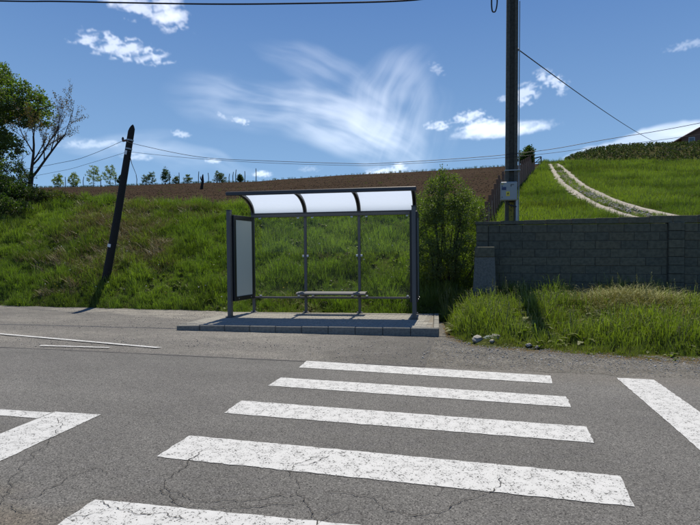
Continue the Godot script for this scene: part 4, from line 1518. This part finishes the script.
func trees() -> void:
	var rng := RandomNumberGenerator.new()
	rng.seed = 1234
	# large leafy tree at the left edge
	var b := ground(-22.6, -20.0)
	var o := thing("leafy_tree", "large green leafy tree at the left edge on top of the bank", "tree", b)
	var tm := MB.new()
	var lobes := [[Vector3(-21.6, 8.75, -20.0), Vector3(1.6, 1.45, 1.6)], [Vector3(-20.2, 8.3, -19.8), Vector3(1.3, 1.15, 1.2)], [Vector3(-19.3, 8.15, -20.2), Vector3(1.05, 1.0, 1.0)], [Vector3(-18.55, 7.7, -20.0), Vector3(0.55, 0.85, 0.6)],
		[Vector3(-20.4, 6.9, -19.6), Vector3(1.0, 0.6, 1.0)], [Vector3(-22.3, 6.7, -20.0), Vector3(1.7, 1.3, 1.6)], [Vector3(-19.7, 6.1, -19.7), Vector3(0.75, 0.5, 0.7)], [Vector3(-20.7, 5.75, -19.8), Vector3(0.8, 0.5, 0.8)], [Vector3(-22.9, 8.4, -20.4), Vector3(1.8, 1.7, 1.8)], [Vector3(-21.2, 9.75, -20.1), Vector3(0.9, 0.6, 0.9)], [Vector3(-24.2, 7.0, -20.0), Vector3(1.5, 1.5, 1.5)]]
	for l in lobes: l[0] -= b
	tm.tube([Vector3(0, -0.3, 0), Vector3(0.1, 0.8, 0), Vector3(0.15, 1.8, 0.05), Vector3(0.3, 3.2, 0), Vector3(0.6, 4.8, 0)], [0.3, 0.23, 0.2, 0.15, 0.07], 10)
	for l in lobes:
		var s := Vector3(0.2, clampf(l[0].y - 1.4, 1.2, 3.6), 0.0)
		var m: Vector3 = s.lerp(l[0], 0.5) + Vector3(0, 0.25, 0)
		tm.tube([s, m, l[0], l[0] + (l[0] - m) * 0.5], [0.09, 0.06, 0.035, 0.012], 6)
	put("trunk", tm.mesh(), M.bark, o)
	put("crown", foliage(lobes, 1050, 44, 0.3, 0.115, [Color(0.12, 0.155, 0.038), Color(0.15, 0.185, 0.05), Color(0.095, 0.13, 0.032)], 21).mesh(), M.leaf, o)
	# sparse tree just coming into leaf
	b = ground(-17.75, -18.8)
	o = thing("sparse_tree", "slender tree with bare branches and few reddish leaves, beside the large tree", "tree", b)
	var sm := MB.new()
	var tips := []
	rng.seed = 4102
	sm.tube([Vector3(0, -0.2, 0), Vector3(0.03, 0.35, 0), Vector3(0.1, 0.75, 0)], [0.13, 0.11, 0.1], 8)
	limbs(sm, Vector3(0.1, 0.72, 0), Vector3(0.22, 1.0, 0.05).normalized(), 1.75, 0.07, 3, rng, tips, 0.22, 0.5)
	limbs(sm, Vector3(0.1, 0.72, 0), Vector3(1.0, 0.88, 0.1).normalized(), 2.35, 0.055, 3, rng, tips, 0.22, 0.42)
	limbs(sm, Vector3(0.06, 0.6, 0), Vector3(-0.75, 0.8, -0.1).normalized(), 1.1, 0.04, 2, rng, tips, 0.25, 0.5)
	limbs(sm, Vector3(0.2, 1.3, 0), Vector3(0.75, 1.0, -0.3).normalized(), 1.5, 0.04, 3, rng, tips, 0.25, 0.45)
	put("trunk", sm.mesh(), M.bark, o)
	var lm := MB.new()
	for t in tips:
		for k in 2:
			if rng.randf() < 0.72: continue
			for i in 4:
				lm.col = [Color(0.12, 0.06, 0.035), Color(0.10, 0.085, 0.035), Color(0.15, 0.08, 0.05)][rng.randi() % 3]
				var p: Vector3 = t[0] + rand_dir(rng) * 0.06
				var dr := rand_dir(rng)
				lm.leaf(p, dr, dr.cross(rand_dir(rng)).normalized(), 0.055, 0.034)
	put("crown", lm.mesh(), M.leaf, o)
	# bushes on the left end of the bank
	var dark := [Color(0.06, 0.088, 0.022), Color(0.08, 0.11, 0.028), Color(0.045, 0.07, 0.018)]
	bush("bush", "rounded dark bush on the skyline below the large tree", Vector3(-18.1, 0, -18.2), [[Vector3(0, 0.75, 0), Vector3(0.95, 0.55, 0.8)], [Vector3(-0.9, 0.65, 0), Vector3(0.8, 0.5, 0.7)]], 170, 0.2, 0.075, dark, 31)
	bush("bush", "dark leafy hedge bush on the bank at the left edge of the picture", Vector3(-17.55, 0, -16.9), [[Vector3(0, 0.6, 0), Vector3(0.85, 0.75, 0.7)], [Vector3(-0.9, 0.55, 0.1), Vector3(0.9, 0.8, 0.8)], [Vector3(0.65, 0.35, 0.1), Vector3(0.5, 0.45, 0.5)]], 300, 0.2, 0.08, dark, 32)
	bush("bush", "low shadowy bush on the bank slope under the left hedge", Vector3(-17.4, 0, -15.7), [[Vector3(0, 0.35, 0), Vector3(0.7, 0.5, 0.6)], [Vector3(-0.9, 0.4, 0), Vector3(0.8, 0.6, 0.7)]], 200, 0.18, 0.075, dark, 33)
	bush("bush", "thin brownish green shrub under the sparse tree at the bank top", Vector3(-16.2, 0, -17.7), [[Vector3(0, 0.2, 0), Vector3(0.8, 0.3, 0.5)], [Vector3(0.9, 0.12, 0), Vector3(0.6, 0.22, 0.4)]], 130, 0.16, 0.06, [Color(0.065, 0.085, 0.025), Color(0.09, 0.075, 0.035)], 34)
	bush("bush", "dark shrub at the foot of the sparse tree's trunk", Vector3(-16.55, 0, -17.3), [[Vector3(0, 0.3, 0), Vector3(0.75, 0.5, 0.6)], [Vector3(-0.7, 0.35, 0.2), Vector3(0.7, 0.6, 0.6)]], 240, 0.18, 0.07, dark, 37)
	bush("bush", "mid green shrub on the bank slope right of the left hedge", Vector3(-16.1, 0, -16.3), [[Vector3(0, 0.25, 0), Vector3(0.6, 0.42, 0.55)], [Vector3(-0.7, 0.35, 0.1), Vector3(0.65, 0.55, 0.6)]], 220, 0.18, 0.07, dark, 38)
	# dense bush between the shelter and the wall
	bush("bush", "tall dense green bush between the bus shelter and the block wall", Vector3(-0.42, 0, -13.25), [
		[Vector3(-0.05, 1.2, 0), Vector3(0.82, 1.05, 0.75)], [Vector3(0.0, 2.05, -0.1), Vector3(0.55, 0.62, 0.55)], [Vector3(0.45, 1.75, 0.0), Vector3(0.45, 0.55, 0.5)], [Vector3(-0.5, 1.65, 0.1), Vector3(0.4, 0.7, 0.5)], [Vector3(-0.15, 2.45, -0.1), Vector3(0.35, 0.35, 0.35)],
		[Vector3(-0.5, 0.55, 0.25), Vector3(0.5, 0.5, 0.5)], [Vector3(0.4, 0.6, 0.2), Vector3(0.5, 0.55, 0.5)]], 850, 0.15, 0.046, [Color(0.15, 0.175, 0.055), Color(0.115, 0.14, 0.042), Color(0.19, 0.21, 0.075)], 35)
	# bush at the far end of the fence
	bush("bush", "small bush at the far end of the brown fence", Vector3(5.35, 0, -50.5), [[Vector3(0, 1.3, 0), Vector3(0.6, 0.75, 0.6)], [Vector3(0.3, 1.85, 0), Vector3(0.3, 0.5, 0.3)]], 90, 0.3, 0.15, [Color(0.055, 0.085, 0.02), Color(0.075, 0.1, 0.03)], 36)
	# young trees along the skyline
	var kinds := [[-64.39, 1.6, 0.9, 0], [-61.48, 1.7, 0.9, 0], [-57.81, 2.45, 1.15, 0], [-54.85, 2.5, 1.1, 0], [-52.89, 1.5, 0.7, 1], [-48.5, 1.7, 0.75, 2], [-47.46, 1.9, 0.75, 2], [-45.13, 2.3, 0.8, 1], [-43.37, 1.1, 0.6, 2], [-41.35, 1.2, 0.8, 2], [-36.56, 1.6, 0.7, 2], [-35.75, 1.3, 0.7, 2], [-32.85, 1.0, 0.5, 1]]
	var labels := ["young round tree at the left end of the skyline, leftmost of the saplings", "small yellowish sapling on the skyline, second from the left", "bright round green sapling on the skyline, left of two matching ones beside the leaning pole", "bright round green sapling on the skyline, right of two matching ones beside the leaning pole",
		"small sapling on the skyline just left of the leaning pole", "pale thin sapling on the skyline, first right of the leaning pole", "pale thin sapling on the skyline, second right of the leaning pole", "dark pointed sapling on the skyline right of the leaning pole", "tiny pale sapling on the skyline between stakes", "low arching sapling on the skyline", "sapling on the skyline left of the shelter roof, first of a pair", "sapling on the skyline left of the shelter roof, second of a pair", "very small sapling on the skyline near the shelter's left end"]
	for k in kinds.size():
		var q: Array = kinds[k]
		if k < 4: q = [q[0], q[1] * 1.25, q[2] * 1.25, q[3]]
		var p := ground(q[0], -74.0)
		var t := thing("sapling", labels[k], "tree", p, "young trees along the skyline")
		var m := MB.new()
		m.tube([Vector3(0, -0.2, 0), Vector3(0.03, q[1] * 0.4, 0), Vector3(0.0, q[1] * 0.85, 0)], [0.06, 0.045, 0.015], 6)
		put("trunk", m.mesh(), M.bark, t)
		var cols: Array = [[Color(0.21, 0.23, 0.05), Color(0.24, 0.26, 0.06)], [Color(0.055, 0.085, 0.025), Color(0.07, 0.1, 0.03)], [Color(0.10, 0.12, 0.05), Color(0.085, 0.11, 0.045)]][q[3]]
		var h: float = q[1]; var w: float = q[2]
		var lb := [[Vector3(0, h * 0.5, 0), Vector3(w * 0.85, h * 0.38, w * 0.8)], [Vector3(0.05, h * 0.88, 0), Vector3(w * 0.5, h * 0.25, w * 0.5)]]
		put("crown", foliage(lb, 40 if q[3] == 2 else 90, 24, 0.22, 0.14, cols, 300 + k).mesh(), M.leaf, t)

func bush(called: String, label: String, at: Vector3, lobes: Array, clumps: int, cr: float, size: float, cols: Array, sd: int) -> void:
	at.y = land(at.x, at.z)
	var o := thing(called, label, "bush", at)
	var rng := RandomNumberGenerator.new()
	rng.seed = sd
	var m := MB.new()
	for l in lobes:
		for k in 3:
			var e: Vector3 = l[0] + rand_dir(rng) * l[1] * 0.8
			var s := Vector3(rng.randf_range(-0.15, 0.15) + e.x * 0.25, -0.15, rng.randf_range(-0.1, 0.1))
			m.tube([s, s.lerp(e, 0.5) + rand_dir(rng) * 0.08, e], [0.022, 0.015, 0.006], 5)
	put("stems", m.mesh(), M.bark, o)
	put("foliage", foliage(lobes, clumps, 34, cr, size, cols, sd + 1).mesh(), M.leaf, o)

# ---------------------------------------------------------------- grass
func tuft(blades: int, h: float, spread: float, w: float, lean: float, sd: int, curl := 1.0) -> ArrayMesh:
	var rng := RandomNumberGenerator.new()
	rng.seed = sd
	var mb := MB.new()
	for k in blades:
		var a := rng.randf_range(0, TAU)
		var p := Vector3(cos(a), 0, sin(a)) * spread * sqrt(rng.randf())
		p.y = -0.03
		var b := a + rng.randf_range(-0.9, 0.9)
		var out := Vector3(cos(b), 0, sin(b))
		var hh := h * rng.randf_range(0.5, 1.1)
		var ln := lean * hh * rng.randf_range(0.3, 1.25)
		var sd2 := Vector3(-out.z, 0, out.x).rotated(Vector3.UP, rng.randf_range(-1.2, 1.2)) * w * rng.randf_range(0.7, 1.3) * 0.5
		var m1 := p + Vector3(0, hh * 0.5, 0) + out * ln * 0.22
		var m2 := p + Vector3(0, hh * 0.85, 0) + out * ln * 0.6
		var tp := p + Vector3(0, hh * (1.0 - 0.12 * curl), 0) + out * ln
		mb.col = Color(1, 1, 1) * rng.randf_range(0.75, 1.2)
		mb.face(p - sd2 * 0.7, p + sd2 * 0.7, m1 + sd2, m1 - sd2)
		mb.face(m1 - sd2, m1 + sd2, m2 + sd2 * 0.65, m2 - sd2 * 0.65)
		mb.tri(m2 - sd2 * 0.65, m2 + sd2 * 0.65, tp)
	return mb.mesh()

func broadleaf(sd: int, n: int, l: float) -> ArrayMesh:
	var rng := RandomNumberGenerator.new()
	rng.seed = sd
	var mb := MB.new()
	for k in n:
		var a := rng.randf_range(0, TAU)
		var up := rng.randf_range(0.3, 1.3)
		var dir := Vector3(cos(a), up, sin(a)).normalized()
		var side := Vector3(-sin(a), 0, cos(a))
		var s := l * rng.randf_range(0.6, 1.2)
		mb.col = Color(1, 1, 1) * rng.randf_range(0.8, 1.2)
		var p := Vector3(cos(a), 0, sin(a)) * 0.02
		var q := p + dir * s * 0.6
		var e := q + (dir + Vector3(0, -0.7, 0)).normalized() * s * 0.4
		mb.face(p - side * s * 0.05, p + side * s * 0.05, q + side * s * 0.16, q - side * s * 0.16)
		mb.tri(q - side * s * 0.16, q + side * s * 0.16, e)
	return mb.mesh()

func seedhead(sd: int) -> ArrayMesh:
	var rng := RandomNumberGenerator.new()
	rng.seed = sd
	var mb := MB.new()
	for k in 4:
		var a := rng.randf_range(0, TAU)
		var h := rng.randf_range(0.38, 0.62)
		var top := Vector3(cos(a) * 0.12, h, sin(a) * 0.12)
		var base := Vector3(cos(a), 0, sin(a)) * 0.03
		mb.tube([base, base.lerp(top, 0.5) + Vector3(0, 0.03, 0), top], [0.0035, 0.003, 0.002], 3, false)
		for i in 9:
			var d := (Vector3(0, 1, 0) + rand_dir(rng) * 0.8).normalized()
			mb.leaf(top - Vector3(0, 0.012 * i, 0), d, d.cross(rand_dir(rng)).normalized(), 0.035, 0.009)
	return mb.mesh()

func clump_mesh(sd: int) -> ArrayMesh:
	return foliage([[Vector3(0, 0.4, 0), Vector3(0.4, 0.38, 0.4)]], 12, 14, 0.16, 0.17, [Color(1, 1, 1)], sd, 0.6).mesh()

func grass() -> void:
	var rng := RandomNumberGenerator.new()
	rng.seed = 99
	var lush := []
	var kinds := [tuft(16, 0.36, 0.12, 0.011, 0.55, 1), tuft(14, 0.46, 0.10, 0.010, 0.4, 2), tuft(20, 0.24, 0.16, 0.012, 0.8, 3), tuft(12, 0.60, 0.09, 0.011, 0.38, 4)]
	var straw := tuft(16, 0.34, 0.16, 0.008, 1.1, 5)
	var flat_straw := tuft(18, 0.26, 0.2, 0.008, 1.9, 6)
	var leafy := [broadleaf(1, 12, 0.3), broadleaf(2, 9, 0.2)]
	var heads := seedhead(9)
	var put_at := func(store: Dictionary, key: String, p: Vector3, s: float, col: Color) -> void:
		if not store.has(key): store[key] = [[], []]
		var t := Transform3D(Basis(Vector3.UP, rng.randf_range(0, TAU)).scaled(Vector3(s, s * rng.randf_range(0.85, 1.15), s)), p)
		t.basis = Basis(Vector3(rng.randf_range(-1, 1), 0, rng.randf_range(-1, 1)).normalized(), rng.randf_range(0, 0.18)) * t.basis
		store[key][0].append(t)
		store[key][1].append(col)
	var green := func(t: float, dry: float) -> Color:
		var c := Color(0.118, 0.150, 0.034).lerp(Color(0.200, 0.225, 0.06), t)
		c = c.lerp(Color(0.15, 0.125, 0.05), dry)
		return c * rng.randf_range(0.8, 1.2)
	# --- the bank behind the bay and the shelter
	var bank := {}
	var n := 0
	while n < 40000:
		var x := rng.randf_range(-22.0, 1.2)
		var d := rng.randf_range(11.8, 19.2)
		if x / d < -1.25: continue
		if d < foot(x) - 0.05: continue
		if x > 0.05 and d > 12.4 and d < 13.1: continue
		if d > 18.6 + patch.get_noise_2d(x * 0.6, 7.0) * 1.0 : continue
		n += 1
		var p := ground(x, -d)
		var t := clampf(patch.get_noise_2d(x * 0.8, d * 0.8) * 0.9 + 0.45, 0, 1)
		var dry := ss(-7.5, -12.0, x) * ss(13.1, 14.2, d) * 0.52
		dry = clampf(dry + patch.get_noise_2d(x * 0.5 + 30.0, d * 0.9) * 1.0 - 0.28, 0, 0.8)
		var r := rng.randf()
		var hump := clampf(0.5 + patch.get_noise_2d(x * 2.4 + 20.0, d * 2.4) * 1.4, 0.0, 1.0)
		var deep := ss(0.1, 0.3, patch.get_noise_2d(x * 1.3 + 90.0, d * 1.6))
		if r < dry * 0.6:
			put_at.call(bank, "straw" if rng.randf() < 0.5 else "flat_straw", p, rng.randf_range(0.55, 1.0), Color(0.34, 0.30, 0.19).lerp(Color(0.22, 0.19, 0.10), rng.randf()) * rng.randf_range(0.7, 1.2))
		elif r > 0.955:
			put_at.call(bank, "leaf0" if rng.randf() < 0.25 else "leaf1", p, rng.randf_range(0.4, 0.8), green.call(t * 0.7, 0.0) * 0.8)
		else:
			var k := rng.randi() % 10
			put_at.call(bank, "k%d" % [0, 0, 0, 1, 1, 2, 2, 2, 3, 0][k], p, rng.randf_range(0.4, 0.74) * (0.5 + 0.85 * hump) * (0.85 if d < foot(x) + 0.5 else 1.0), green.call(clampf(t - 0.25 + rng.randf_range(-0.3, 0.3), 0, 1), dry * 0.6) * lerpf(1.5, 1.0, deep))
	spread(bank, kinds, straw, flat_straw, leafy, "bank", "on the bank behind the bus shelter")
	# --- the verge in front of the wall, taller
	var verge := {}
	n = 0
	while n < 12500:
		var x := rng.randf_range(-0.55, 9.0)
		var d := rng.randf_range(8.0, 12.72)
		if -d > bay_edge(x) + 0.08 + 0.22 * patch.get_noise_2d(x * 2.5, 3.0): continue
		if x > 0.1 and x < 0.75 and d > 12.1: continue
		if x < -0.2 and d < 11.6: continue
		n += 1
		var p := ground(x, -d)
		var t := clampf(patch.get_noise_2d(x, d) * 0.9 + 0.62, 0, 1)
		var md := exp(-pow((x - 3.1) / 1.1, 2) - pow((d - 11.0) / 0.8, 2)) + 0.5 * exp(-pow((x - 6.3) / 0.8, 2) - pow((d - 11.3) / 0.7, 2))
		var near: float = ss(0.0, 0.7, -d * -1.0 + bay_edge(x))
		var hump := clampf(0.5 + patch.get_noise_2d(x * 2.2 + 70.0, d * 2.2) * 1.3, 0.0, 1.0)
		var s: float = rng.randf_range(0.6, 1.05) * (0.32 + 0.68 * near) * (0.55 + 0.7 * hump)
		var r := rng.randf()
		if r < md * 0.62:
			put_at.call(verge, "straw" if rng.randf() < 0.6 else "flat_straw", p, rng.randf_range(0.7, 1.1), Color(0.33, 0.30, 0.11).lerp(Color(0.21, 0.24, 0.06), rng.randf()) * rng.randf_range(0.8, 1.2))
		elif r > 0.95:
			put_at.call(verge, "leaf0" if rng.randf() < 0.4 else "leaf1", p, rng.randf_range(0.7, 1.2) * (0.4 + 0.6 * near), green.call(t, 0.0) * 0.9)
		elif r > 0.938 and near > 0.8:
			put_at.call(verge, "head", p, rng.randf_range(0.8, 1.15), Color(0.21, 0.22, 0.08))
		else:
			var k := rng.randi() % 10
			put_at.call(verge, "k%d" % [0, 0, 1, 1, 1, 3, 3, 2, 2, 0][k], p, s * 0.86 * (1.0 - 0.5 * minf(md, 1.0)), green.call(t, 0.12 * md + (0.35 if near < 0.15 else 0.0)) * Color(1.3, 1.22, 1.2))
	if verge.has("head"):
		many("grass_seed_heads", heads, M.straw, verge["head"][0], verge["head"][1], "pale seed heads above the verge grass", "grass")
		verge.erase("head")
	spread(verge, kinds, straw, flat_straw, leafy, "verge", "on the verge in front of the block wall")
	# --- the hill behind the wall
	var hill := {}
	n = 0
	while n < 34000:
		var d := 14.2 + 62.0 * pow(rng.randf(), 1.35)
		var a := rng.randf_range(0.0, 0.62)
		var x := a * d
		if x < fence_x(d) + 0.12: continue
		if x > 15.0 and d < 30.0 and rng.randf() < 0.5: continue
		var nl := near_line(x, -d, rut_left); var nr := near_line(x, -d, rut_right)
		if nl < 0.2 or nr < 0.2: continue
		var between := nl + nr < 2.0
		if between and rng.randf() < 0.1: continue
		n += 1
		var t := clampf(patch.get_noise_2d(x * 0.5, d * 0.35) * 1.6 + 0.52 + rng.randf_range(-0.25, 0.25), 0, 1)
		var swathe := ss(0.05, 0.35, patch.get_noise_2d(x * 0.12 + 60.0, d * 0.55))
		var s := rng.randf_range(0.55, 0.9) * (1.0 + ss(20.0, 70.0, d) * 0.7)
		s *= 0.8 + 0.5 * t + 0.35 * swathe
		if between or nl < 0.55 or nr < 0.55: s *= 0.55
		var dry := clampf(patch.get_noise_2d(x * 0.25 + 11.0, d * 0.5) * 0.9 - 0.12, 0, 0.6)
		put_at.call(hill, "k%d" % [0, 2, 2, 0, 1][rng.randi() % 5], ground(x, -d), s, green.call(t, dry * 0.8) * Color(1.22, 1.22, 1.25) * (1.0 - 0.42 * swathe))
	spread(hill, kinds, straw, flat_straw, leafy, "hill", "on the hill beside the track")
	# --- crumbs of grass and weeds in the field, and clods
	var clods := []
	var clod_cols := []
	for k in 15000:
		var d := 18.6 + 55.0 * pow(rng.randf(), 1.7)
		var x := rng.randf_range(-1.25 * d, fence_x(d) - 0.4)
		var s := rng.randf_range(0.015, 0.042) * (1.0 + d * 0.006)
		var bs := Basis.from_euler(Vector3(rng.randf_range(0, 6), rng.randf_range(0, 6), rng.randf_range(0, 6))).scaled(Vector3(s, s * 0.7, s))
		clods.append(Transform3D(bs, ground(x, -d) + Vector3(0, 0.065, 0)))
		clod_cols.append(Color(0.06, 0.043, 0.028).lerp(Color(0.095, 0.068, 0.046), rng.randf()))
	many("soil_clods", pebble(3), M.stone, clods, clod_cols, "brown clods of turned soil over the ploughed field", "soil")
	var weeds := {}
	for k in 1500:
		var d := 19.0 + 50.0 * rng.randf()
		var x := rng.randf_range(-1.2 * d, fence_x(d) - 0.6)
		if patch.get_noise_2d(x * 0.4, d * 0.3 + 50.0) < 0.18: continue
		put_at.call(weeds, "k2", ground(x, -d) + Vector3(0, 0.05, 0), rng.randf_range(0.3, 0.6), Color(0.10, 0.13, 0.035))
	spread(weeds, kinds, straw, flat_straw, leafy, "field", "scattered over the ploughed field")
	# fringe of weeds on the field's skyline
	var fringe := {}
	for k in 1300:
		var a := -1.2 + 1.35 * rng.randf()
		var d := 73.5 + rng.randf_range(0.0, 1.2)
		var x := a * d
		if x > fence_x(d) - 0.3: continue
		var thick := ss(-0.3, -0.7, a) + 0.25 + ss(-0.25, -0.15, a) * 0.3
		if rng.randf() > thick: continue
		put_at.call(fringe, "k0", ground(x, -d) + Vector3(0, 0.05, 0), rng.randf_range(0.5, 1.3), Color(0.06, 0.09, 0.025))
	spread(fringe, kinds, straw, flat_straw, leafy, "skyline", "along the far edge of the field")
	# --- low shrubs dotted in rows over the far ridge
	var dots := []
	var dot_cols := []
	var r0 := 84.0
	while r0 < 116.0:
		var x := 0.1 * r0
		while x < 0.55 * r0:
			var xx := x + rng.randf_range(-0.35, 0.35)
			var dd := r0 + rng.randf_range(-0.3, 0.3)
			if xx / dd > 0.158 and rng.randf() < 0.93:
				var s := rng.randf_range(0.75, 1.15)
				dots.append(Transform3D(Basis(Vector3.UP, rng.randf_range(0, TAU)).scaled(Vector3(s, s * 1.1, s)), ground(xx, -dd) - Vector3(0, 0.05, 0)))
				dot_cols.append(Color(0.042, 0.06, 0.022).lerp(Color(0.07, 0.082, 0.03), rng.randf()))
			x += 1.15
		r0 += 1.45
	many("ridge_shrubs", clump_mesh(17), M.leaf, dots, dot_cols, "low dark shrubs dotted in rows over the far ridge", "shrubs")
	# white and yellow specks of flowers on bank and hill
	var fl := []
	var flc := []
	for k in 150:
		var x: float
		var d: float
		if k < 60:
			x = rng.randf_range(-13.0, 0.0); d = rng.randf_range(12.3, 15.0)
			if d < foot(x) + 0.1: continue
		else:
			d = rng.randf_range(16.0, 45.0); x = fence_x(d) + rng.randf_range(0.4, 9.0)
			if near_line(x, -d, rut_left) < 1.2 or near_line(x, -d, rut_right) < 1.2: continue
		var s := rng.randf_range(0.012, 0.02)
		fl.append(Transform3D(Basis(Vector3.UP, rng.randf() * 6.0).scaled(Vector3(s, s * 0.8, s)), ground(x, -d) + Vector3(0, rng.randf_range(0.24, 0.36), 0)))
		flc.append(Color(0.6, 0.6, 0.55) if k % 3 else Color(0.55, 0.45, 0.04))
	many("meadow_flowers", pebble(5), M.stone, fl, flc, "tiny white and yellow flowers in the grass", "flowers")

func spread(store: Dictionary, kinds: Array, straw: Mesh, flat_straw: Mesh, leafy: Array, word: String, where: String) -> void:
	var names := {"k0": ["curving_grass", "curving green grass ", kinds[0]], "k1": ["upright_grass", "upright green grass ", kinds[1]], "k2": ["low_grass", "low spreading green grass ", kinds[2]], "k3": ["tall_grass", "tallest green grass ", kinds[3]], "straw": ["dry_grass", "dry straw-coloured grass ", straw], "flat_straw": ["flattened_grass", "flattened dead grass ", flat_straw], "leaf0": ["broad_weeds", "large broad-leaved weeds ", leafy[0]], "leaf1": ["small_weeds", "small broad-leaved weeds ", leafy[1]]}
	for key in store:
		var q: Array = names[key]
		many(q[0], q[2], M.straw if key.contains("straw") else M.grass, store[key][0], store[key][1], q[1] + where, "weeds" if key.begins_with("leaf") else "grass")

# ---------------------------------------------------------------- stones
func pebble(sd: int, tone := Color(1, 1, 1)) -> ArrayMesh:
	var rng := RandomNumberGenerator.new()
	rng.seed = sd
	var mb := MB.new()
	mb.col = tone
	var pts := []
	for j in range(1, 4):
		var ring := []
		for i in 6:
			var th := PI * j / 4.0
			var a := TAU * (i + 0.5 * (j % 2)) / 6.0
			ring.append(Vector3(sin(th) * cos(a), cos(th), sin(th) * sin(a)) * rng.randf_range(0.75, 1.15))
		pts.append(ring)
	var top := Vector3(0, 0.9, 0)
	var bot := Vector3(0, -0.9, 0)
	var add := func(a: Vector3, b: Vector3, c: Vector3) -> void:
		if (c - a).cross(b - a).dot(a + b + c) < 0.0: mb.tri(a, c, b)
		else: mb.tri(a, b, c)
	for i in 6:
		var k := (i + 1) % 6
		add.call(top, pts[0][i], pts[0][k])
		add.call(bot, pts[2][i], pts[2][k])
		for j in 2:
			add.call(pts[j][i], pts[j][k], pts[j + 1][i])
			add.call(pts[j][k], pts[j + 1][k], pts[j + 1][i])
	return mb.mesh()

func stones() -> void:
	var rng := RandomNumberGenerator.new()
	rng.seed = 55
	var pl := []
	var tint := []
	for k in 9000:
		var x := -0.6 + 11.0 * pow(rng.randf(), 1.2)
		var z := lerpf(-7.05, bay_edge(x) - 0.1, pow(rng.randf(), 0.75))
		if x < -0.3 and z < -9.2: continue
		var s := rng.randf_range(0.003, 0.009) * (2.2 if rng.randf() < 0.04 else 1.0)
		pl.append(Transform3D(Basis.from_euler(Vector3(rng.randf() * 6.0, rng.randf() * 6.0, rng.randf() * 6.0)).scaled(Vector3(s, s * 0.7, s)), Vector3(x, 0.004, z)))
		var g := rng.randf_range(0.2, 0.42)
		tint.append(Color(g, g * 0.98, g * 0.93))
	for k in 2600:
		var x := rng.randf_range(-13.0, -0.4)
		var z := rng.randf_range(-7.1, -12.4)
		if x > -5.7 and z < -9.0: continue
		if patch.get_noise_2d(x * 0.8, z * 1.4) < 0.0: continue
		var s := rng.randf_range(0.004, 0.011)
		pl.append(Transform3D(Basis.from_euler(Vector3(rng.randf() * 6.0, rng.randf() * 6.0, rng.randf() * 6.0)).scaled(Vector3(s, s * 0.7, s)), Vector3(x, 0.0, z)))
		var g := rng.randf_range(0.16, 0.4)
		tint.append(Color(g, g * 0.96, g * 0.9))
	many("loose_gravel", pebble(7), M.stone, pl, tint, "loose grey gravel along the road shoulder and the bus bay", "gravel")
	# stones between the ruts of the track
	pl = []; tint = []
	for k in 600:
		var i := rng.randi() % (rut_left.size() - 3) + 1
		var t := rng.randf()
		var s := rng.randf_range(0.02, 0.06)
		var x := lerpf(lerpf(rut_left[i][0], rut_left[i + 1][0], t), lerpf(rut_right[i][0], rut_right[i + 1][0], t), rng.randf_range(0.25, 0.75))
		var z := lerpf(lerpf(rut_left[i][1], rut_left[i + 1][1], t), lerpf(rut_right[i][1], rut_right[i + 1][1], t), 0.5)
		pl.append(Transform3D(Basis.from_euler(Vector3(rng.randf() * 6.0, rng.randf() * 6.0, rng.randf() * 6.0)).scaled(Vector3(s, s * 0.7, s)), ground(x, z) + Vector3(0, 0.08, 0)))
		var g := rng.randf_range(0.22, 0.5)
		tint.append(Color(g, g * 0.95, g * 0.84))
	many("track_stones", pebble(8), M.stone, pl, tint, "grey stones between the two ruts of the cart track", "stones")
	# larger stones at the verge
	var big := [[0.2, -8.93, 0.095, "pale flat stone, largest in the small heap right of the kerb"], [0.38, -8.98, 0.07, "grey stone in the middle of the small heap right of the kerb"], [0.5, -9.02, 0.085, "rough grey stone at the right of the small heap right of the kerb"], [0.43, -8.84, 0.045, "small round stone in front of the heap right of the kerb"], [0.98, -8.7, 0.05, "lone grey stone at the grass edge left of the wide stop line"], [1.1, -8.62, 0.038, "dark pebble beside the lone grey stone at the grass edge"]]
	for k in big.size():
		var q: Array = big[k]
		var m := pebble(40 + k, [Color(0.27, 0.262, 0.24), Color(0.2, 0.235, 0.22), Color(0.3, 0.29, 0.27), Color(0.33, 0.32, 0.29), Color(0.28, 0.27, 0.25), Color(0.16, 0.155, 0.15)][k])
		var o := put("stone", m, M.stone)
		var s: float = q[2]
		o.scale = Vector3(s * 1.35, s * 0.6, s)
		o.rotation = Vector3(0.1, rng.randf() * 3.0, 0.12)
		o.position = Vector3(q[0], land(q[0], q[1]) + s * 0.35 + 0.02, q[1])
		tag(o, q[3], "stone", "stones at the grass edge")
